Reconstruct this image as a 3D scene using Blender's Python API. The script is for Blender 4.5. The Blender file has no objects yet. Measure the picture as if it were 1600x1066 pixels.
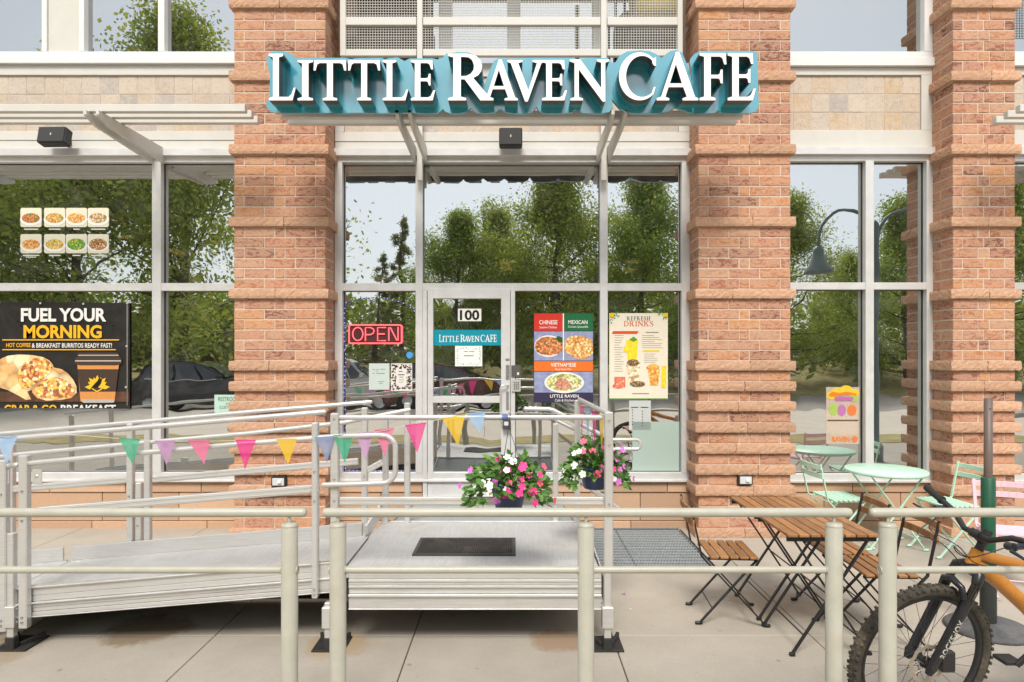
import bpy, bmesh, math, random
from mathutils import Vector, Matrix
random.seed(7)
rnd = random.uniform
S = bpy.context.scene
COL = S.collection
F, CX, CY, H = 1046.5, 803.0, 553.0, 1.82     # focal length (px of a 1600 wide frame), vanishing point, eye height
YW = 7.0                                       # the glass line of the shopfront
def P(px, py, Y): return Vector(((px-CX)*Y/F, Y, H-(py-CY)*Y/F))
def XW(px, Y=YW): return (px-CX)*Y/F
def ZW(py, Y=YW): return H-(py-CY)*Y/F
def RX(px, Y): return (px-CX)*(2*YW-Y)/F       # where a thing seen mirrored in the glass stands

# ------------------------------------------------------------------ materials
def srgb(h, k=1.0):
    v = [int(h[i:i+2], 16)/255 for i in (0, 2, 4)]
    return tuple(k*(x/12.92 if x <= .04045 else ((x+.055)/1.055)**2.4) for x in v)
class NT:
    def __init__(s, name):
        s.m = bpy.data.materials.new(name); s.m.use_nodes = True
        s.t = s.m.node_tree; s.t.nodes.clear()
        s.out = s.n('ShaderNodeOutputMaterial')
    def n(s, ty, **kw):
        x = s.t.nodes.new(ty)
        for k, v in kw.items():
            if k.startswith('i_'): x.inputs[int(k[2:])].default_value = v
            else: setattr(x, k, v)
        return x
    def l(s, a, b): s.t.links.new(a, b)
    def coords(s): return s.n('ShaderNodeTexCoord').outputs['Object']
    def noise(s, scale, detail=4, rough=.6, vec=None, dist=0):
        x = s.n('ShaderNodeTexNoise'); x.inputs['Scale'].default_value = scale
        x.inputs['Detail'].default_value = detail; x.inputs['Roughness'].default_value = rough
        x.inputs['Distortion'].default_value = dist
        if vec is not None: s.l(vec, x.inputs['Vector'])
        return x
    def ramp(s, src, stops, interp='LINEAR'):
        r = s.n('ShaderNodeValToRGB'); r.color_ramp.interpolation = interp
        e = r.color_ramp.elements
        while len(e) < len(stops): e.new(.5)
        for q, (p, c) in zip(e, stops):
            q.position = p; q.color = (c, c, c, 1) if isinstance(c, (int, float)) else (*c, 1)
        s.l(src, r.inputs['Fac']); return r.outputs['Color']
    def mix(s, fac, a, b, mode='MIX'):
        x = s.n('ShaderNodeMix', data_type='RGBA', blend_type=mode)
        for sock, v in ((x.inputs[0], fac), (x.inputs[6], a), (x.inputs[7], b)):
            if hasattr(v, 'is_linked'): s.l(v, sock)
            elif isinstance(v, (int, float)): sock.default_value = v
            else: sock.default_value = (*v, 1)
        return x.outputs[2]
    def bump(s, h, strength, dist=.01):
        b = s.n('ShaderNodeBump'); b.inputs['Strength'].default_value = strength; b.inputs['Distance'].default_value = dist
        s.l(h, b.inputs['Height']); return b.outputs['Normal']
    def pbr(s, col, rough=.5, metal=0, normal=None, spec=.5):
        p = s.n('ShaderNodeBsdfPrincipled')
        if hasattr(col, 'is_linked'): s.l(col, p.inputs['Base Color'])
        else: p.inputs['Base Color'].default_value = (*col, 1)
        if hasattr(rough, 'is_linked'): s.l(rough, p.inputs['Roughness'])
        else: p.inputs['Roughness'].default_value = rough
        p.inputs['Metallic'].default_value = metal
        p.inputs['Specular IOR Level'].default_value = spec
        if normal is not None: s.l(normal, p.inputs['Normal'])
        s.l(p.outputs[0], s.out.inputs[0]); s.p = p
        return s.m
def simple(name, col, rough=.5, metal=0, var=.12, scale=12, bump=0, bscale=60, spec=.5, dirt=None):
    t = NT(name); o = t.coords()
    nz = t.noise(scale, 5, .65, o)
    c = t.mix(t.ramp(nz.outputs[0], [(.3, 0), (.7, 1)]), tuple(x*(1-var) for x in col), tuple(min(1, x*(1+var)) for x in col))
    if dirt:
        d = t.noise(scale*.35, 6, .7, o)
        c = t.mix(t.ramp(d.outputs[0], [(.52, 0), (.75, dirt[1])]), c, dirt[0])
    nm = None
    if bump: nm = t.bump(t.noise(bscale, 4, .6, o).outputs[0], bump)
    r = t.ramp(nz.outputs[0], [(.25, max(0, rough-.06)), (.75, min(1, rough+.08))])
    return t.pbr(c, r, metal, nm, spec)
def emit(name, col, power):
    t = NT(name); e = t.n('ShaderNodeEmission'); e.inputs[0].default_value = (*col, 1); e.inputs[1].default_value = power
    t.l(e.outputs[0], t.out.inputs[0]); return t.m
MT = {}
def flat(h, rough=.45, k=1.0):          # printed or painted plain colour
    key = (h, rough, k)
    if key not in MT: MT[key] = simple('print_'+h, srgb(h, k*.86), rough, 0, .04, 30, spec=.3)
    return MT[key]

def brick_mat():
    t = NT('brick'); o = t.coords(); g = t.n('ShaderNodeNewGeometry')
    base = t.ramp(g.outputs['Random Per Island'], [(0, (.37, .155, .092)), (.18, (.46, .222, .128)), (.34, (.28, .112, .076)), (.5, (.49, .232, .104)), (.64, (.38, .165, .108)), (.78, (.19, .076, .057)), (.88, (.50, .285, .18)), (1, (.33, .135, .096))])
    mp = t.n('ShaderNodeMapping'); mp.inputs['Scale'].default_value = (1, 1, 2.2); t.l(o, mp.inputs[0])
    big = t.noise(11, 6, .62, mp.outputs[0], 1.6)
    streak = t.ramp(big.outputs[0], [(.44, 0), (.49, .75), (.53, .1), (.57, .8), (.62, .2), (.70, .7)])
    c = t.mix(streak, base, (.62, .395, .265))
    dk = t.noise(34, 5, .7, mp.outputs[0], .8)
    c = t.mix(t.ramp(dk.outputs[0], [(.55, 0), (.70, .7)]), c, (.22, .085, .06))
    h = t.mix(.5, big.outputs[0], t.noise(70, 4, .7, o).outputs[0])
    return t.pbr(c, .88, 0, t.bump(h, .55, .012), .2)
def stone_mat(name, a, b, bump=.6, sc=14):
    t = NT(name); o = t.coords(); g = t.n('ShaderNodeNewGeometry')
    n1 = t.noise(sc, 6, .65, o, .8)
    c = t.mix(t.ramp(n1.outputs[0], [(.3, 0), (.7, 1)]), a, b)
    v = t.n('ShaderNodeHueSaturation'); t.l(c, v.inputs['Color'])
    t.l(t.ramp(g.outputs['Random Per Island'], [(0, .82), (1, 1.16)]), v.inputs['Value'])
    h = t.mix(.5, t.noise(sc*1.4, 6, .7, o).outputs[0], t.noise(sc*6, 4, .6, o).outputs[0])
    return t.pbr(v.outputs[0], .9, 0, t.bump(h, bump, .015), .2)
def tile_mat():
    t = NT('travertine'); o = t.coords(); g = t.n('ShaderNodeNewGeometry')
    base = t.ramp(g.outputs['Random Per Island'], [(0, (.50, .40, .29)), (.2, (.47, .40, .33)), (.35, (.53, .42, .31)), (.5, (.50, .43, .36)), (.62, (.51, .37, .23)), (.74, (.47, .42, .37)), (.84, (.38, .34, .31)), (.92, (.55, .47, .38)), (1, (.51, .43, .33))])
    n1 = t.noise(9, 7, .7, o, 1.4)
    c = t.mix(t.ramp(n1.outputs[0], [(.46, 0), (.66, .75)]), base, (.56, .48, .41))
    vein = t.noise(14, 8, .75, o, 2.2)
    c = t.mix(t.ramp(vein.outputs[0], [(.53, 0), (.60, .5), (.66, .1), (.75, .6)]), c, (.31, .225, .175))
    pit = t.noise(34, 6, .75, o, .6)
    c = t.mix(t.ramp(pit.outputs[0], [(.58, 0), (.70, .6)]), c, (.28, .20, .15))
    return t.pbr(c, .7, 0, t.bump(pit.outputs[0], -.2, .006), .3)
def concrete_mat():
    t = NT('concrete'); o = t.coords()
    n1 = t.noise(1.1, 7, .68, o); n2 = t.noise(90, 4, .7, o); n3 = t.noise(5, 6, .7, o, .6)
    c = t.mix(t.ramp(n1.outputs[0], [(.3, 0), (.7, 1)]), (.335, .30, .25), (.425, .385, .325))
    c = t.mix(t.ramp(n2.outputs[0], [(.35, .30), (.5, 0), (.66, 0)]), c, (.25, .21, .17))
    c = t.mix(t.ramp(n2.outputs[0], [(.60, 0), (.75, .35)]), c, (.70, .64, .56))
    c = t.mix(t.ramp(n3.outputs[0], [(.58, 0), (.78, .38)]), c, (.30, .245, .19))
    vo = t.n('ShaderNodeTexVoronoi'); vo.inputs['Scale'].default_value = 3.2; t.l(o, vo.inputs[0])
    c = t.mix(t.ramp(vo.outputs['Distance'], [(.035, .6), (.06, 0)]), c, (.17, .15, .13))
    vo2 = t.n('ShaderNodeTexVoronoi'); vo2.inputs['Scale'].default_value = 11; t.l(o, vo2.inputs[0])
    c = t.mix(t.ramp(vo2.outputs['Distance'], [(.05, .5), (.08, 0)]), c, (.24, .20, .15))
    for (sx, sy, r, col, k) in ((.28, 4.25, .17, (.27, .15, .07), .6), (-2.42, 4.42, .26, (.17, .115, .06), .7), (-1.1, 4.2, .20, (.36, .22, .10), .5), (.10, 3.62, .05, (.30, .15, .05), .8), (1.9, 4.9, .3, (.33, .26, .19), .5), (-3.2, 4.1, .25, (.28, .2, .12), .6)):
        d = t.n('ShaderNodeVectorMath', operation='DISTANCE'); t.l(o, d.inputs[0]); d.inputs[1].default_value = (sx, sy, 0)
        a = t.n('ShaderNodeMath', operation='MULTIPLY_ADD'); t.l(n3.outputs[0], a.inputs[0]); a.inputs[1].default_value = -r*1.6; t.l(d.outputs['Value'], a.inputs[2])
        m = t.ramp(a.outputs[0], [(0, k), (max(.01, r*.35), 0)])
        c = t.mix(m, c, col)
    return t.pbr(c, .9, 0, t.bump(n2.outputs[0], .25, .004), .25)
def glass_mat(name, fac, tint, wob=.15, dark=None):
    t = NT(name); o = t.coords()
    nz = t.noise(1.3, 2, .5, o); nb = t.bump(nz.outputs[0], wob, .02)
    g = t.n('ShaderNodeBsdfGlossy'); g.inputs['Roughness'].default_value = .004; g.inputs['Color'].default_value = (.93, .96, .95, 1); t.l(nb, g.inputs['Normal'])
    tr = t.n('ShaderNodeBsdfTransparent'); tr.inputs[0].default_value = (*tint, 1)
    fr = t.n('ShaderNodeFresnel'); fr.inputs[0].default_value = 1.5
    a = t.n('ShaderNodeMath', operation='ADD', use_clamp=True); t.l(fr.outputs[0], a.inputs[0]); a.inputs[1].default_value = fac
    # dust film on the outside of the pane
    df = t.n('ShaderNodeBsdfDiffuse'); df.inputs[0].default_value = (.55, .55, .52, 1)
    dn = t.noise(2.2, 6, .7, o, .5)
    m1 = t.n('ShaderNodeMixShader'); t.l(a.outputs[0], m1.inputs[0]); t.l(tr.outputs[0], m1.inputs[1]); t.l(g.outputs[0], m1.inputs[2])
    m2 = t.n('ShaderNodeMixShader'); t.l(t.ramp(dn.outputs[0], [(.5, .012), (.8, .10)]), m2.inputs[0]); t.l(m1.outputs[0], m2.inputs[1]); t.l(df.outputs[0], m2.inputs[2])
    t.l(m2.outputs[0], t.out.inputs[0]); return t.m
def leaf_mat(name, stops, tr=.35):
    t = NT(name); g = t.n('ShaderNodeNewGeometry')
    c = t.ramp(g.outputs['Random Per Island'], stops)
    d = t.n('ShaderNodeBsdfPrincipled'); t.l(c, d.inputs['Base Color']); d.inputs['Roughness'].default_value = .5
    x = t.n('ShaderNodeBsdfTranslucent'); t.l(t.mix(.5, c, (.30, .34, .03)), x.inputs[0])
    m = t.n('ShaderNodeMixShader'); m.inputs[0].default_value = tr
    t.l(d.outputs[0], m.inputs[1]); t.l(x.outputs[0], m.inputs[2]); t.l(m.outputs[0], t.out.inputs[0]); return t.m
def cloth_mat(h):
    t = NT('cloth_'+h); o = t.coords(); c = srgb(h)
    w = t.n('ShaderNodeTexWave'); w.inputs['Scale'].default_value = 160; w.inputs['Distortion'].default_value = 1; t.l(o, w.inputs[0])
    cc = t.mix(t.ramp(w.outputs[0], [(0, 0), (1, 1)]), tuple(x*.9 for x in c), c)
    d = t.n('ShaderNodeBsdfDiffuse'); t.l(cc, d.inputs[0]); x = t.n('ShaderNodeBsdfTranslucent'); t.l(cc, x.inputs[0])
    tp = t.n('ShaderNodeBsdfTransparent')
    m = t.n('ShaderNodeMixShader'); m.inputs[0].default_value = .35; t.l(d.outputs[0], m.inputs[1]); t.l(x.outputs[0], m.inputs[2])
    m2 = t.n('ShaderNodeMixShader'); m2.inputs[0].default_value = .2; t.l(m.outputs[0], m2.inputs[1]); t.l(tp.outputs[0], m2.inputs[2])
    t.l(m2.outputs[0], t.out.inputs[0]); return t.m
def food_mat(name, cols, scale=60):
    t = NT(name); o = t.coords()
    v = t.n('ShaderNodeTexVoronoi'); v.inputs['Scale'].default_value = scale; t.l(o, v.inputs[0])
    sep = t.n('ShaderNodeSeparateColor'); t.l(v.outputs['Color'], sep.inputs[0])
    k = len(cols)
    c = t.ramp(sep.outputs[0], [((i+.5)/k, srgb(q)) for i, q in enumerate(cols)], 'CONSTANT' if k > 3 else 'LINEAR')
    n = t.noise(scale*2, 4, .6, o)
    c = t.mix(t.ramp(n.outputs[0], [(.4, 0), (.75, .45)]), c, srgb('F2DCA8'))
    c = t.mix(t.ramp(v.outputs['Distance'], [(.4, 0), (.9, .5)]), c, srgb('5A2A12'))
    return t.pbr(c, .6, 0, None, .2)

BRICK = brick_mat()
MORTAR = simple('mortar', (.56, .46, .37), .95, 0, .15, 30)
STONE = stone_mat('rockface_stone', (.53, .30, .185), (.64, .405, .275), 1.0, 26)
BASE = stone_mat('base_block', (.50, .32, .205), (.55, .365, .245), .2, 40)
TILE = tile_mat()
GROUT = simple('grout', (.56, .49, .405), .9)
CREAM = simple('cream_paint', (.57, .555, .51), .45, 0, .04, 4, dirt=((.55, .52, .45), .35))
WHITE = simple('white_frame', (.68, .68, .67), .4, 0, .04, 5, dirt=((.66, .65, .61), .4))
ALU = simple('storefront_aluminium', (.64, .635, .625), .36, .25, .06, 6, dirt=((.50, .48, .44), .35))
RAILP = simple('railing_paint', (.385, .375, .315), .36, 0, .07, 9, .10, 160, dirt=((.36, .31, .22), .55))
def chips(m, col):                        # small rusty chips in a paint
    nt_ = m.node_tree; p = nt_.nodes['Principled BSDF']; src = p.inputs['Base Color'].links[0].from_socket
    tc = nt_.nodes.new('ShaderNodeTexCoord'); n = nt_.nodes.new('ShaderNodeTexNoise'); n.inputs['Scale'].default_value = 16; n.inputs['Detail'].default_value = 6; n.inputs['Roughness'].default_value = .75
    r = nt_.nodes.new('ShaderNodeValToRGB'); r.color_ramp.elements[0].position = .70; r.color_ramp.elements[1].position = .74
    mx = nt_.nodes.new('ShaderNodeMix'); mx.data_type = 'RGBA'; mx.inputs[7].default_value = (*col, 1)
    nt_.links.new(tc.outputs['Object'], n.inputs[0]); nt_.links.new(n.outputs[0], r.inputs[0]); nt_.links.new(r.outputs[0], mx.inputs[0]); nt_.links.new(src, mx.inputs[6]); nt_.links.new(mx.outputs[2], p.inputs['Base Color'])
chips(RAILP, (.20, .12, .06))
def mill():
    t = NT('mill_aluminium'); o = t.coords()
    mp = t.n('ShaderNodeMapping'); mp.inputs['Scale'].default_value = (1.5, 6, 60); t.l(o, mp.inputs[0])
    n = t.noise(3, 5, .6, mp.outputs[0]); d = t.noise(4, 6, .7, o)
    c = t.mix(t.ramp(n.outputs[0], [(.3, 0), (.7, 1)]), (.56, .555, .54), (.67, .66, .64))
    c = t.mix(t.ramp(d.outputs[0], [(.55, 0), (.8, .45)]), c, (.42, .39, .34))
    return t.pbr(c, t.ramp(n.outputs[0], [(.3, .28), (.7, .42)]), .55, t.bump(n.outputs[0], .06, .003))
MILL = mill()
def deckm():
    t = NT('deck_aluminium'); o = t.coords()
    mp = t.n('ShaderNodeMapping'); mp.inputs['Scale'].default_value = (26, 1.6, 1); t.l(o, mp.inputs[0])
    n = t.noise(3, 5, .7, mp.outputs[0]); d = t.noise(2.6, 6, .72, o, .6)
    c = t.mix(t.ramp(n.outputs[0], [(.3, 0), (.7, 1)]), (.40, .40, .395), (.50, .495, .485))
    c = t.mix(t.ramp(d.outputs[0], [(.48, 0), (.75, .5)]), c, (.30, .27, .225))
    return t.pbr(c, .6, .15, t.bump(n.outputs[0], .12, .004))
DECK = deckm()
CONC = concrete_mat()
ASPH = simple('asphalt', (.30, .27, .235), .9, 0, .2, 3, .3, 200)
DRYG = simple('dry_grass', (.33, .27, .11), .95, 0, .35, 2.5, .5, 40)
EARTH = simple('earth', (.28, .22, .15), .95, 0, .25, .6)
GLASS = glass_mat('shop_glass', .58, (.30, .32, .30))
GLASSU = glass_mat('upper_glass', .50, (.25, .28, .30), .06)
GLASSD = glass_mat('door_glass', .54, (.30, .30, .27), .28)
TEAL = simple('teal_panel', srgb('2C93A6'), .16, 0, .03, 6, spec=1.0)
TEAL.node_tree.nodes['Principled BSDF'].inputs['IOR'].default_value = 1.85
BLACK = simple('black_plastic', (.018, .018, .019), .5, 0, .2, 40)
BSTEEL = simple('black_steel', (.012, .012, .013), .42, 0, .2, 40)
RUBBER = simple('rubber', (.022, .021, .019), .8, 0, .3, 60, .3, 200)
MUDDY = simple('muddy_tyre', (.06, .052, .040), .9, 0, .4, 25, .5, 120, dirt=((.20, .16, .11), .9))
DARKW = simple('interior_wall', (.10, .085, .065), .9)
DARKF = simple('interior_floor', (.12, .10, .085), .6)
def wood():
    t = NT('acacia_slats'); o = t.coords(); g = t.n('ShaderNodeNewGeometry')
    mp = t.n('ShaderNodeMapping'); mp.inputs['Scale'].default_value = (30, 4, 30); t.l(o, mp.inputs[0])
    n = t.noise(2.5, 6, .65, mp.outputs[0], .6)
    c = t.mix(t.ramp(n.outputs[0], [(.3, 0), (.7, 1)]), (.215, .095, .032), (.39, .19, .072))
    h = t.n('ShaderNodeHueSaturation'); t.l(c, h.inputs['Color']); t.l(t.ramp(g.outputs['Random Per Island'], [(0, .8), (1, 1.25)]), h.inputs['Value'])
    return t.pbr(h.outputs[0], .5, 0, t.bump(n.outputs[0], .15, .002))
WOOD = wood()
MINT = simple('mint_paint', (.47, .71, .56), .4, 0, .05, 12)
PINK = simple('pink_paint', (.78, .50, .56), .4, 0, .05, 12)
GALVL = simple('galvanised_bar', (.42, .45, .46), .45, .4, .1, 30)
GALV = simple('galvanised_grate', (.20, .225, .24), .55, .4, .2, 30)
PIT = simple('pit_earth', (.03, .03, .032), .95)

# ------------------------------------------------------------------ mesh builder
class MB:
    def __init__(s): s.v = []; s.f = []; s.sm = []; s.mi = []; s.m = 0
    def add(s, vs, fs, smooth=False, M=None):
        b = len(s.v)
        s.v += [tuple(M @ Vector(q)) if M else tuple(q) for q in vs]
        for f in fs: s.f.append([b+i for i in f]); s.sm.append(smooth); s.mi.append(s.m)
        return s
    def box(s, x0, x1, y0, y1, z0, z1, c=.003, M=None):
        x0, x1 = min(x0, x1), max(x0, x1); y0, y1 = min(y0, y1), max(y0, y1); z0, z1 = min(z0, z1), max(z0, z1)
        c = min(c, .32*min(x1-x0, y1-y0, z1-z0))
        lo, hi = (x0, y0, z0), (x1, y1, z1)
        vs = []; idx = {}
        for sx in (0, 1):
            for sy in (0, 1):
                for sz in (0, 1):
                    for ax in range(3):
                        q = []
                        for a, sg in enumerate((sx, sy, sz)):
                            e = hi[a] if sg else lo[a]
                            q.append(e if a == ax else (e-c if sg else e+c))
                        idx[(sx, sy, sz, ax)] = len(vs); vs.append(q)
        fs = []
        def k(bits, ax): return idx[(*bits, ax)]
        for ax in range(3):
            o1, o2 = [a for a in range(3) if a != ax]
            for sg in (0, 1):
                loop = []
                for u, w in ((0, 0), (1, 0), (1, 1), (0, 1)):
                    b = [0, 0, 0]; b[ax] = sg; b[o1] = u; b[o2] = w; loop.append(k(b, ax))
                flip = (sg == 1) == (ax == 1)
                fs.append(loop[::-1] if flip else loop)
        for ax in range(3):
            o1, o2 = [a for a in range(3) if a != ax]
            for u in (0, 1):
                for w in (0, 1):
                    b0 = [0, 0, 0]; b1 = [0, 0, 0]
                    b0[o1] = b1[o1] = u; b0[o2] = b1[o2] = w; b1[ax] = 1
                    fs.append([k(b0, o1), k(b1, o1), k(b1, o2), k(b0, o2)])
        for sx in (0, 1):
            for sy in (0, 1):
                for sz in (0, 1): fs.append([idx[(sx, sy, sz, a)] for a in range(3)])
        return s.add(vs, fs, False, M)
    def bar(s, a, b, w, h, c=.0015, up=(0, 0, 1)):          # straight rectangular bar from a to b
        a, b = Vector(a), Vector(b); d = b-a; L = d.length; d.normalize()
        x = d.cross(Vector(up));
        if x.length < 1e-4: x = d.cross(Vector((0, 1, 0)))
        x.normalize(); z = x.cross(d)
        M = Matrix((( x.x, d.x, z.x, a.x), (x.y, d.y, z.y, a.y), (x.z, d.z, z.z, a.z), (0, 0, 0, 1)))
        return s.box(-w/2, w/2, 0, L, -h/2, h/2, c, M)
    def tube(s, pts, r, seg=12, closed=False, cap=True):
        pts = [Vector(p) for p in pts]; n = len(pts)
        rs = r if isinstance(r, (list, tuple)) else [r]*n
        vs = []; fs = []; prev = None
        for i, p in enumerate(pts):
            a = pts[(i-1) % n] if (closed or i > 0) else p
            b = pts[(i+1) % n] if (closed or i < n-1) else p
            d = (b-a).normalized() if (b-a).length > 1e-9 else Vector((0, 0, 1))
            if prev is None:
                u = d.cross(Vector((0, 0, 1)))
                if u.length < 1e-3: u = d.cross(Vector((1, 0, 0)))
            else: u = prev - d*prev.dot(d)
            u.normalize(); w = d.cross(u); prev = u
            for j in range(seg):
                an = 2*math.pi*j/seg; vs.append(p+(u*math.cos(an)+w*math.sin(an))*rs[i])
        m = n if closed else n-1
        for i in range(m):
            for j in range(seg):
                k = (j+1) % seg; i2 = (i+1) % n
                fs.append([i*seg+j, i*seg+k, i2*seg+k, i2*seg+j])
        s.add(vs, fs, True)
        if cap and not closed:
            s.add(vs[:seg], [list(range(seg))[::-1]]); s.add(vs[-seg:], [list(range(seg))])
        return s
    def rod(s, pts, r, seg=12):                             # tube with rounded ends
        pts = [Vector(p) for p in pts]
        d0 = (pts[1]-pts[0]).normalized(); d1 = (pts[-1]-pts[-2]).normalized()
        pre = [pts[0]+d0*(r*(1-math.cos(t)))*.8 for t in (0.0, .5, 1.0)]; 
        q = [pts[0], pts[0]+d0*r*.15, pts[0]+d0*r*.5] + [pts[0]+d0*r] + pts[1:-1] + [pts[-1]-d1*r, pts[-1]-d1*r*.5, pts[-1]-d1*r*.15, pts[-1]]
        rr = [r*.45, r*.72, r*.92, r] + [r]*(len(pts)-2) + [r, r*.92, r*.72, r*.45]
        return s.tube(q, rr, seg)
    def lathe(s, prof, c=(0, 0, 0), seg=24, M=None, smooth=True):
        vs = []; fs = []; n = len(prof)
        for j in range(seg):
            a = 2*math.pi*j/seg
            for (r, z) in prof: vs.append((c[0]+r*math.cos(a), c[1]+r*math.sin(a), c[2]+z))
        for j in range(seg):
            k = (j+1) % seg
            for i in range(n-1): fs.append([j*n+i, k*n+i, k*n+i+1, j*n+i+1])
        return s.add(vs, fs, smooth, M)
    def poly(s, pts, y, yb=None):                           # polygon of (x, z) points facing -Y, with thickness to yb
        n = len(pts); 
        ar = sum(pts[i][0]*pts[(i+1) % n][1]-pts[(i+1) % n][0]*pts[i][1] for i in range(n))
        if ar < 0: pts = pts[::-1]
        s.add([(x, y, z) for x, z in pts], [list(range(n))])
        if yb is not None:
            s.add([(x, y, z) for x, z in pts]+[(x, yb, z) for x, z in pts], [[i, i+n, (i+1) % n+n, (i+1) % n] for i in range(n)])
            s.add([(x, yb, z) for x, z in pts], [list(range(n))[::-1]])
        return s
    def ell(s, cx, cz, rx, rz, y, n=28, yb=None, a0=0, a1=2*math.pi):
        return s.poly([(cx+rx*math.cos(a0+(a1-a0)*i/n), cz+rz*math.sin(a0+(a1-a0)*i/n)) for i in range(n)], y, yb)
    def mesh(s, name, mats):
        me = bpy.data.meshes.new(name); me.from_pydata(s.v, [], s.f)
        for m in (mats if isinstance(mats, (list, tuple)) else [mats]): me.materials.append(m)
        me.polygons.foreach_set('use_smooth', s.sm); me.polygons.foreach_set('material_index', s.mi)
        me.update()
        bm = bmesh.new(); bm.from_mesh(me); bmesh.ops.recalc_face_normals(bm, faces=bm.faces); bm.to_mesh(me); bm.free()
        return me
    def build(s, name, mats, parent=None):
        o = bpy.data.objects.new(name, s.mesh(name, mats)); COL.objects.link(o)
        if parent:
            o.parent = parent
            o.matrix_parent_inverse = Matrix.Identity(4)
        return o
def tag(o, label=None, cat=None, group=None, kind=None):
    if label: o['label'] = label
    if cat: o['category'] = cat
    if group: o['group'] = group
    if kind: o['kind'] = kind
    return o
def thing(name, label, cat, loc=(0, 0, 0), rz=0, group=None):
    o = bpy.data.objects.new(name, None); COL.objects.link(o); o.location = loc; o.rotation_euler = (0, 0, rz); o.empty_display_size = .1
    return tag(o, label, cat, group)
def kids(o): return [c for c in bpy.data.objects if c.parent == o]
def copy_tree(o, parent=None):
    c = o.copy(); COL.objects.link(c)
    if parent: c.parent = parent
    for k in kids(o): copy_tree(k, c)
    return c
def struct(o): o['kind'] = 'structure'; return o
def off(mb, d):                                              # shift to a thing's local origin
    mb.v = [(x-d[0], y-d[1], z-d[2]) for x, y, z in mb.v]; return mb

# text as flat meshes: fitted into a rectangle
_tc = {}
def text_geo(body, bold=0.0, shear=0.0):
    k = (body, bold, shear)
    if k in _tc: return _tc[k]
    cu = bpy.data.curves.new('text', 'FONT'); cu.body = body; cu.fill_mode = 'FRONT'; cu.offset = bold; cu.shear = shear; cu.resolution_u = 3
    ob = bpy.data.objects.new('text', cu); COL.objects.link(ob)
    dg = bpy.context.evaluated_depsgraph_get(); dg.update()
    me = bpy.data.meshes.new_from_object(ob.evaluated_get(dg))
    vs = [(v.co.x, v.co.y) for v in me.vertices]; fs = [list(p.vertices) for p in me.polygons]
    bpy.data.objects.remove(ob); bpy.data.curves.remove(cu); bpy.data.meshes.remove(me)
    _tc[k] = (vs, fs); return _tc[k]
def text(mb, body, x0, x1, z0, z1, y, bold=.02, shear=0.0, rot=None):
    vs, fs = text_geo(body, bold, shear)
    ax = min(v[0] for v in vs); bx = max(v[0] for v in vs); ay = min(v[1] for v in vs); by = max(v[1] for v in vs)
    out = []
    for (u, w) in vs: out.append((x0+(u-ax)/(bx-ax)*(x1-x0), y, z0+(w-ay)/(by-ay)*(z1-z0)))
    mb.add(out, fs); return mb
def tpx(mb, body, px0, px1, py0, py1, Y, dy=0, bold=.02, shear=0.0):   # rectangle given on the plane Y
    return text(mb, body, XW(px0, Y), XW(px1, Y), ZW(py1, Y), ZW(py0, Y), Y-dy, bold, shear)
def rpx(mb, px0, px1, py0, py1, Y, dy=0, th=.001, r=0):
    x0, x1, z0, z1 = XW(px0, Y), XW(px1, Y), ZW(py1, Y), ZW(py0, Y)
    if r:
        pts = []
        for cx, cz, a in ((x1-r, z0+r, -90), (x1-r, z1-r, 0), (x0+r, z1-r, 90), (x0+r, z0+r, 180)):
            for k in range(5): t = math.radians(a+k*22.5); pts.append((cx+r*math.cos(t), cz+r*math.sin(t)))
        return mb.poly(pts, Y-dy, Y-dy+th)
    return mb.poly([(x0, z0), (x1, z0), (x1, z1), (x0, z1)], Y-dy, Y-dy+th)
def ppx(mb, pts, Y, dy=0, th=None):
    return mb.poly([(XW(a, Y), ZW(b, Y)) for a, b in pts], Y-dy, None if th is None else Y-dy+th)
def epx(mb, px, py, rx, ry, Y, dy=0, n=28):
    k = Y/F; return mb.ell(XW(px, Y), ZW(py, Y), rx*k, ry*k, Y-dy, n)
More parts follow.
